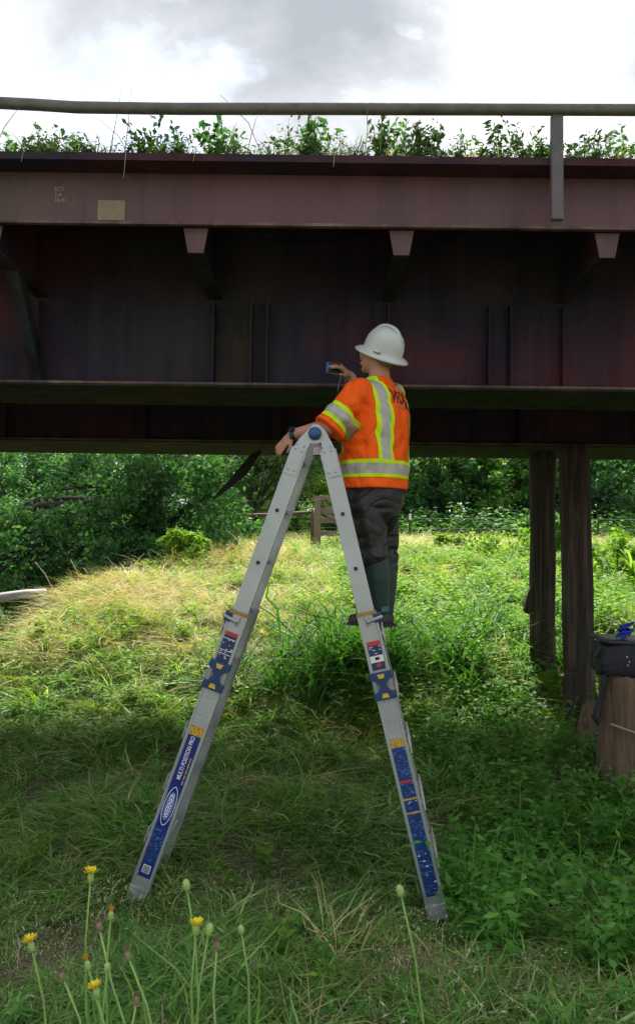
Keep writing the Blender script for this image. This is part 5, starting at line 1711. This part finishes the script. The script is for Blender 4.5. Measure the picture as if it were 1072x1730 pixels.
deck_px = [(20, 235, .6), (60, 230, .6), (96, 212, .8), (130, 228, .5), (262, 196, 1.1), (300, 222, .8), (372, 205, 1.1), (410, 232, .6), (488, 200, 1.1), (528, 206, 1.1), (575, 226, .8), (645, 200, 1.15), (668, 206, 1.1), (712, 214, 1.0), (745, 210, 1.1), (798, 226, .9), (845, 202, 1.2), (880, 218, 1.0), (912, 238, .7), (978, 228, .9), (1012, 218, 1.0), (1048, 216, 1.1)]
for i, (px, py, sc) in enumerate(deck_px):
    Y = 4.42 + 0.25 * random.random()
    tip = at(px, py, Y); b = Vector((tip.x + random.uniform(-0.04, 0.04), Y, 4.178))
    o = empty('deck_sapling', b, 'leafy green sapling on the bridge deck edge, %s from the left' % ORDN[i], 'plant', 'leafy saplings on the bridge deck')
    g2 = np.random.default_rng(900 + i)
    h_ = tip.z - 4.178
    C, T = [], []; sm = MB()
    for s in range(int(9 + 6 * sc)):
        an = g2.uniform(0, 6.28); top = Vector((math.cos(an) * 0.14 * sc * g2.uniform(0.2, 1.1), math.sin(an) * 0.08, h_ * g2.uniform(0.6, 1.02)))
        if s == 0: top = tip - b
        sm.tube([b - Vector((0, 0, 0.02)), b + top * 0.5 + Vector((0, 0, h_ * 0.08)), b + top], [0.0028, 0.002, 0.001], 4, caps=False)
        nl = int(g2.integers(7, 15))
        for q in range(nl):
            t = 0.22 + 0.78 * q / (nl - 1)
            p = top * t + Vector((0, 0, h_ * 0.3 * t * (1 - t)))
            la = g2.uniform(0, 6.28); d = Vector((math.cos(la), math.sin(la), g2.uniform(-0.35, 0.7)))
            C.append(p + d * 0.02); T.append(d)
    V, F = leaf_quads(np.array([tuple(c) for c in C]), g2.uniform(0.032, 0.056), g2.uniform(0.3, 0.55), 0.7, g2, T=np.array([tuple(t) for t in T]))
    me = fast_mesh('foliage', V, F); me.materials.append(M['lf_deck' if i % 3 else 'lf_dark']); link_mesh('foliage', me, o)
    sm.build('stems', M['stem'], o)
# thin dry stalks rising past the rail and hanging over the edge
stalks = [((190, 215), (205, 152), 4.3), ((213, 215), (221, 152), 4.32), ((425, 205), (372, 160), 4.3), ((0, 212), (32, 182), 4.3), ((205, 232), (160, 195), 4.33), ((420, 222), (434, 196), 4.33), ((617, 235), (619, 178), 4.16), ((40, 240), (36, 274), 4.235), ((210, 248), (209, 300), 4.235), ((330, 248), (326, 273), 4.235), ((561, 258), (563, 282), 4.235)]
for i, (a, b_, Y) in enumerate(stalks):
    p0_ = at(a[0], a[1], Y); p1_ = at(b_[0], b_[1], Y)
    base = p0_ if b_[1] > a[1] else Vector((p0_.x + (p0_.x - p1_.x) * 0.4, Y, 4.168))
    o = MB().tube([base, (p0_ + (base + p1_) / 2) / 2 + Vector((0.01, 0, 0.008)), p1_], [0.0028, 0.0024, 0.0012], 5).build('dry_stalk', M['twig'] if i != 6 else M['gr_mid'], None, origin=base)
    tag(o, ('thin dry stalk hanging over the bridge edge, %s from the left' % ORDN[i - 7]) if i > 6 else ('thin dry stalk rising behind the guard rail, %s of its kind' % ORDN[i]), 'stalk', 'dry stalks on the bridge edge')

# ---- things on the field: fence, gate, rail, litter
fn = empty('wire_fence', gpt(692, 29), 'wire fence with slim dark post tipped white in front of the tree line', 'fence')
b = gpt(692, 29); t = at(692, 868, 29)
po = MB().tube([b - Vector((0, 0, .3)), t - Vector((0, 0, .22))], 0.05, 6).build('post', M['tpost'], fn)
MB().tube([t - Vector((0, 0, .22)), t], 0.052, 6).build('post_tip', M['white'], po)
for px in (1010, 1200, 380):
    b2 = gpt(px, 29)
    MB().tube([b2 - Vector((0, 0, .3)), b2 + Vector((0, 0, 1.15))], 0.035, 6).build('post', M['tpost'], fn)
for py in (876, 893):
    MB().tube([at(390, py - 3, 29.05), at(692, py, 29.05), at(1010, py + 1, 29.05), at(1200, py + 4, 29.05)], 0.011, 5).build('wire', M['wire'], fn)

pf = empty('pipe_rail', gpt(527, 20.5), 'rusty pipe rail on a short rusty post left of the gate', 'railing')
MB().tube([at(376, 872, 21), at(450, 870, 20.8), at(529, 866, 20.5)], 0.05, 8).build('rail', M['rust'], pf, smooth=True)
MB().tube([at(527, 932, 20.5), at(528, 862, 20.5)], 0.05, 8).build('post', M['rust'], pf, smooth=True)
b2 = at(380, 872, 21); MB().tube([Vector((b2.x, b2.y, gz(b2.x, 21) - .2)), b2], 0.05, 8).build('post', M['rust'], pf, smooth=True)

gt = empty('wooden_gate', gpt(560, 20.2), 'weathered wooden gate with diagonal braces standing beyond the ladder', 'gate')


def plank(a, b_, hw, th, name, Y=20.2):
    p, q = at(a[0], a[1], Y), at(b_[0], b_[1], Y)
    d = (q - p); up_ = d.cross(Vector((0, 1, 0))).normalized()
    MB().box((p + q) / 2, d / 2, (0, th, 0), up_ * hw).build(name, M['wood_grey'], gt, bevel=0.008)


plank((536, 842), (536, 930), 0.085, 0.07, 'gate_post', 20.15)
plank((640, 842), (640, 935), 0.085, 0.07, 'gate_post', 20.15)
plank((529, 841), (648, 843), 0.05, 0.05, 'board', 20.28)
plank((541, 863), (635, 864), 0.07, 0.025, 'board', 20.3)
plank((541, 880), (635, 881), 0.06, 0.025, 'board', 20.3)
plank((541, 901), (635, 902), 0.06, 0.025, 'board', 20.3)
plank((539, 846), (590, 880), 0.035, 0.02, 'brace', 20.36)
plank((545, 866), (600, 890), 0.04, 0.02, 'brace', 20.24)
plank((560, 855), (620, 905), 0.03, 0.02, 'brace', 20.41)


def crumple(name, c, w, d, h_, mat, label, cat, seed):
    n = 9; V = []; F = []
    for j in range(n):
        for i in range(n):
            x_, y_ = (i / (n - 1) - .5) * 2, (j / (n - 1) - .5) * 2
            e_ = mnoise.noise(Vector((x_ * 1.4 + seed, y_ * 1.4, seed)))
            V.append(Vector((c[0] + x_ * w * (1 + 0.2 * e_), c[1] + y_ * d, c[2] + max(0, 1 - 0.6 * (x_ * x_ + y_ * y_)) * h_ + e_ * h_ * 0.6)))
    for j in range(n - 1):
        for i in range(n - 1): F.append((j * n + i, j * n + i + 1, (j + 1) * n + i + 1, (j + 1) * n + i))
    mb = MB(); mb.add(V, F)
    top = len(V)
    mb.add([v - Vector((0, 0, 0.01)) for v in V], [f[::-1] for f in F])
    o = mb.build(name, mat, None, origin=c)
    return tag(o, label, cat)


b = gpt(511, 18.3); crumple('plastic_sheet', (b.x, b.y, b.z + 0.12), 0.12, 0.12, 0.14, M['plastic'], 'crumpled white plastic sheet lying in the grass left of the gate', 'litter', 1)
b = gpt(424, 18.3); crumple('plastic_sheet', (b.x, b.y, b.z + 0.12), 0.13, 0.10, 0.07, M['plastic'], 'flat pale plastic scrap half hidden left of the ladder', 'litter', 4)

# black strip hanging from the far girder
o = empty('hanging_strip', at(436, 764, 8.4), 'torn black strip hanging slantwise from under the far girder', 'strip')
cl = [(440, 762, 8.5, .012), (428, 772, 8.35, .045), (415, 790, 8.3, .055), (402, 804, 8.28, .05), (388, 818, 8.28, .036), (374, 830, 8.28, .026), (361, 843, 8.28, .008)]
rings = []
for px, py, Y, w in cl:
    c = at(px, py, Y); nrm = Vector((0.72, 0, -0.69)); dp = Vector((0, 1, 0))
    rings.append([c - nrm * w + dp * 0.004, c + nrm * w * 0.9 + dp * 0.012, c + nrm * w - dp * 0.004, c - nrm * w * 0.9 - dp * 0.012])
MB().loft(rings).build('torn_strip', M['black_strip'], o)
MB().tube([at(440, 762, 8.5), Vector((at(440, 762, 8.5).x, 8.5, 3.05))], 0.01, 5).build('tie', M['black_strip'], o)

# log and dead twigs on the creek bank
lg = [at(-90, 1022, 12.6), at(0, 1010, 12.8), at(40, 1004, 13.0), at(78, 1000, 13.2)]
o = MB().tube(lg, [0.09, 0.085, 0.08, 0.06], 10).build('fallen_log', M['log'], None, origin=lg[1], smooth=True)
tag(o, 'pale grey log lying on the creek bank at the left edge', 'log')
tw = [([(60, 950), (75, 968), (92, 1000), (104, 1026)], 11.6, 'bent pale dead twig sticking up at the creek bank, leftmost'),
      ([(120, 946), (130, 965), (136, 985), (140, 1000)], 13.0, 'short upright dead twig in front of the dark hollow'),
      ([(142, 960), (152, 976), (172, 980), (198, 990)], 12.6, 'crooked pale dead twig lying out over the bank edge'),
      ([(172, 940), (182, 942), (190, 952), (194, 962)], 13.6, 'hooked thin dead twig below the dark tree'),
      ([(28, 1040), (45, 1040), (80, 1020), (100, 1015)], 10.6, 'long pale twig lying level on the bank at left'),
      ([(0, 1025), (8, 1045), (22, 1060), (38, 1066)], 10.2, 'thin curved twig at the left edge below the log'),
      ([(105, 985), (118, 1000), (121, 1020), (118, 1045)], 11.8, 'arching dead twig next to the leftmost one'),
      ([(1000, 1085), (1014, 1082), (1030, 1060), (1035, 1040)], 9.0, 'dry twig standing behind the bag'),
      ([(830, 1035), (848, 1020), (860, 1006)], 10.8, 'pale straight twig leaning in the weeds left of the farther pile'),
      ([(652, 1440), (700, 1390), (760, 1330)], 4.9, 'long thin stalk lying in the grass right of the right ladder leg')]
for pts_, Y, lab in tw:
    P_ = [at(a, b_, Y) for a, b_ in pts_]
    if 'right ladder leg' in lab: P_ = [Vector((at(690 + 60 * i, 1385 + 30 * i, 4.75).x, 4.75 - 0.2 * i, 0.16 + 0.02 * (i == 1))) for i in range(3)]
    low = min(range(len(P_)), key=lambda i: P_[i].z)
    ends = P_ if low != 0 else P_[::-1]
    q = ends[-1]; gzq = gz(q.x, q.y)
    if q.z > gzq: ends = ends + [Vector((q.x + 0.05, q.y + 0.05, gzq - 0.05))]
    rad = [0.012 * (0.5 + 0.5 * i / max(1, len(ends) - 1)) for i in range(len(ends))]
    if 'thin' in lab: rad = [r * 0.5 for r in rad]
    o = MB().tube(ends, rad, 6).build('dead_twig', M['twig'], None, origin=(ends[-1].x, ends[-1].y, ends[-1].z), smooth=True)
    tag(o, lab, 'twig', 'dead twigs')

# ---- broad-leaved weeds, leaf by leaf
leaf_me = {}


def leaf_mesh(key, L0, Wd):
    if key in leaf_me: return leaf_me[key]
    ts = [0, 0.12, 0.3, 0.5, 0.72, 0.9, 1.0]; pr_ = [0.02, 0.45, 0.95, 1.0, 0.68, 0.28, 0.0]
    V, F = [], []
    for t, w in zip(ts, pr_):
        zc = 0.10 * L0 * math.sin(t * 2.6) - 0.16 * L0 * t * t
        for s in (-1, 0, 1):
            V.append((L0 * t, s * w * Wd / 2, zc + (0.12 * Wd * w if s else 0)))
    for i in range(len(ts) - 1):
        for s in (0, 1):
            a = i * 3 + s; F.append((a, a + 1, a + 4, a + 3))
    me = fast_mesh('leaf', np.array(V), np.array(F)); me.materials.append(M['lf_weed']); shade_smooth(me)
    leaf_me[key] = me
    return me


def broad_weed(px, py, Y, hgt, nst, leaf, asp, label, seed, per=6, name='broadleaf_weed'):
    """px, py: photo pixel of the plant's middle"""
    r_ = random.Random(seed)
    c = at(px, py, Y)
    b = Vector((c.x, Y, gz(c.x, Y)))
    o = empty(name, b, label, 'weed', 'broad-leaved weeds')
    sm = MB()
    me = leaf_mesh((round(leaf, 3), asp), leaf, leaf * asp)
    for s in range(nst):
        an = r_.uniform(0, 6.28); ln = r_.uniform(0.1, 0.55) * hgt; h_ = hgt * r_.uniform(0.6, 1.05)
        top = b + Vector((math.cos(an) * ln, math.sin(an) * ln, h_))
        midp = b + Vector((math.cos(an) * ln * 0.3, math.sin(an) * ln * 0.3, h_ * 0.6))
        sm.tube([b - Vector((0, 0, .03)), midp, top], [0.004, 0.003, 0.0015], 5, caps=False)
        for q in range(per):
            t = 0.3 + 0.7 * q / (per - 1)
            p = b.lerp(midp, t / 0.6) if t < 0.6 else midp.lerp(top, (t - 0.6) / 0.4)
            lf = bpy.data.objects.new('leaf', me); col.objects.link(lf); lf.parent = o
            lf.location = p - b
            lf.rotation_euler = (r_.uniform(-.35, .35), r_.uniform(-0.35, 0.45), an + q * 2.4 + r_.uniform(-.3, .3))
            sc = (1.1 - 0.45 * t) * r_.uniform(0.75, 1.15); lf.scale = (sc, sc, sc)
    sm.build('stems', M['stem'], o, smooth=True)


for a in [(1000, 1290, 5.9, 0.34, 3, 0.15, 0.5, 'large-leaved green weed at the foot of the stump', 1),
          (905, 1450, 4.35, 0.30, 5, 0.095, 0.55, 'broad-leaved weed with pale green leaves right of the ladder foot', 2),
          (960, 1430, 4.5, 0.28, 4, 0.085, 0.5, 'broad-leaved weed just right of the pale one near the ladder foot', 3),
          (1062, 1500, 3.9, 0.32, 3, 0.10, 0.55, 'broad-leaved weed at the right edge below the stump', 4),
          (1058, 1640, 3.0, 0.20, 3, 0.085, 0.6, 'low weed with rounded leaves in the bottom right corner area', 5),
          (910, 1520, 3.8, 0.22, 2, 0.08, 0.5, 'narrow upright weed between the ladder foot and the right edge', 6),
          (890, 1360, 5.0, 0.28, 4, 0.085, 0.5, 'leafy weed halfway between the right ladder leg and the stump', 7),
          (500, 1545, 3.75, 0.12, 4, 0.07, 0.7, 'low weed with heart-shaped leaves between the ladder feet', 8),
          (780, 1225, 6.6, 0.3, 4, 0.085, 0.5, 'leafy weed right of the right ladder leg near the bracket', 9),
          (830, 1290, 5.9, 0.28, 4, 0.085, 0.5, 'leafy weed below the shadow edge left of the nearer pile', 10),
          (220, 1545, 3.75, 0.12, 4, 0.06, 0.7, 'low round-leaved weed by the left ladder foot', 11),
          (945, 1690, 2.75, 0.16, 3, 0.12, 0.22, 'narrow-leaved weed near the bottom edge at right', 12),
          (25, 1700, 2.75, 0.14, 3, 0.09, 0.35, 'narrow-leaved weed in the bottom left corner', 13),
          (985, 1250, 6.6, 0.3, 4, 0.09, 0.45, 'leafy weed in front of the split pile base', 14),
          (700, 1700, 2.75, 0.13, 3, 0.09, 0.25, 'fine-leaved bright weed at the bottom edge right of centre', 15)]:
    broad_weed(*a)

# ---- yellow composite flowers in the foreground


def flower(px, py, bx, by, Y, kind, label, seed, rad=0.011, bend=0.02):
    r_ = random.Random(seed)
    head = at(px, py, Y); foot = at(bx, by, Y)
    gx = foot.x; base = Vector((gx, Y, gz(gx, Y) - 0.03))
    if base.z > foot.z: base.z = foot.z - 0.02
    o = empty('meadow_flower', base, label, 'flower', 'foreground flowers')
    side = Vector((bend, 0.01, 0))
    path = [base, base.lerp(head, 0.35) + side, base.lerp(head, 0.7) + side * 0.8, head]
    MB().tube(path, [0.0044, 0.004, 0.0034, 0.003], 7).build('stem', M['stem'] if kind != 'wilt' else M['bud'], o, smooth=True)
    up_ = (head - path[2]).normalized()
    a = up_.cross(Vector((0, 1, 0))).normalized(); b_ = up_.cross(a)
    # involucre
    prof = [(0.22, -0.6), (0.55, 0.0), (0.8, 0.7), (0.86, 1.4), (0.7, 2.1), (0.4, 2.5)] if kind != 'bud' else [(0.22, -0.5), (0.7, 0.1), (0.95, 0.9), (0.9, 1.7), (0.7, 2.2), (0.35, 2.5)]
    rings = [[head + up_ * (h_ * rad) + (a * math.cos(2 * math.pi * k / 12) + b_ * math.sin(2 * math.pi * k / 12)) * (rr * rad) for k in range(12)] for rr, h_ in prof]
    MB().loft(rings).build('bud', M['bud'] if kind != 'wilt' else M['wilt'], o, smooth=True)
    # bracts
    br = MB()
    for k in range(8):
        an = k * 0.785 + r_.uniform(-.2, .2); d = a * math.cos(an) + b_ * math.sin(an)
        s_ = up_.cross(d); l_ = rad * r_.uniform(1.0, 1.9)
        p = head + d * rad * 0.6
        br.add([p - s_ * rad * 0.25, p + s_ * rad * 0.25, p + d * l_ + up_ * l_ * 0.35], [(0, 1, 2)])
    br.build('bracts', M['bud'], o)
    if kind in ('yellow', 'old', 'wilt'):
        pt = MB(); mt = {'yellow': 'petal', 'old': 'petal_old', 'wilt': 'wilt'}[kind]
        n = 30 if kind == 'yellow' else 14
        opn = {'yellow': 1.25, 'old': 0.3, 'wilt': 0.4}[kind]; ll = {'yellow': 2.0, 'old': 1.9, 'wilt': 1.8}[kind]
        for k in range(n):
            an = k * 2.4; d = a * math.cos(an) + b_ * math.sin(an); s_ = up_.cross(d)
            p = head + up_ * rad * 2.2 + d * rad * 0.45 * (k / n)
            l_ = rad * ll * r_.uniform(0.7, 1.1); tip_ = (up_ + d * opn * (0.4 + k / n)).normalized()
            w = rad * 0.27
            pt.add([p - s_ * w * 0.6, p + s_ * w * 0.6, p + tip_ * l_ + s_ * w, p + tip_ * l_ - s_ * w], [(0, 1, 2, 3)])
        pt.build('petals', M[mt], o)
    # a few narrow stem leaves
    lv = MB()
    for k in range(4):
        t = 0.3 + 0.16 * k; p = base.lerp(head, t) + side * (0.9 if 0.3 < t < 0.8 else 0.6)
        an = r_.uniform(0, 6.28); d = Vector((math.cos(an), math.sin(an) * 0.6, 0.5)).normalized(); s_ = d.cross(Vector((0, 0, 1))).normalized()
        l_ = r_.uniform(0.02, 0.05)
        lv.add([p, p + d * l_ * 0.5 + s_ * l_ * 0.1, p + d * l_ - Vector((0, 0, l_ * 0.15)), p + d * l_ * 0.5 - s_ * l_ * 0.1], [(0, 1, 2, 3)])
    lv.build('stem_leaves', M['lf_weed'], o)


for i, a in enumerate([
        (153, 1490, 166, 1740, 2.5, 'yellow', 'tallest yellow flower, top left of the foreground group'),
        (55, 1606, 70, 1800, 2.35, 'yellow', 'yellow flower standing alone near the left edge'),
        (331, 1578, 350, 1800, 2.35, 'yellow', 'yellow flower below the left ladder foot, beside a green bud'),
        (165, 1684, 170, 1800, 2.25, 'yellow', 'lowest yellow flower, near the bottom edge at left'),
        (187, 1552, 205, 1760, 2.4, 'old', 'small orange half-closed flower right of the tallest one'),
        (150, 1636, 168, 1790, 2.3, 'old', 'orange half-closed flower above the lowest yellow one'),
        (169, 1572, 280, 1780, 2.35, 'wilt', 'green flower stem with a fading tan head left of centre'),
        (218, 1620, 270, 1790, 2.35, 'wilt', 'wilted reddish brown flower head leaning left'),
        (366, 1604, 392, 1740, 2.4, 'wilt', 'nodding tan seed head right of the yellow flower pair'),
        (108, 1655, 150, 1800, 2.35, 'wilt', 'drooping brown flower head near the left edge'),
        (230, 1696, 240, 1800, 2.3, 'wilt', 'low pinkish wilted head near the bottom edge'),
        (316, 1502, 322, 1720, 2.55, 'bud', 'closed green flower bud below the left ladder foot, highest bud'),
        (352, 1578, 345, 1790, 2.35, 'bud', 'green flower bud touching the yellow flower on its left'),
        (408, 1576, 405, 1720, 2.5, 'bud', 'small yellow green bud right of the nodding seed head'),
        (181, 1640, 200, 1800, 2.3, 'bud', 'small green bud in the middle of the left flower group'),
        (677, 1512, 714, 1800, 2.45, 'bud', 'single tall green flower bud left of the right ladder foot')]):
    flower(*a[:7], seed=50 + i, rad=(0.0118 if a[5] == 'yellow' else 0.0128) if a[5] in ('yellow', 'bud') and i not in (13, 14) else 0.0098, bend=0.03 * (1 if i % 2 else -1))
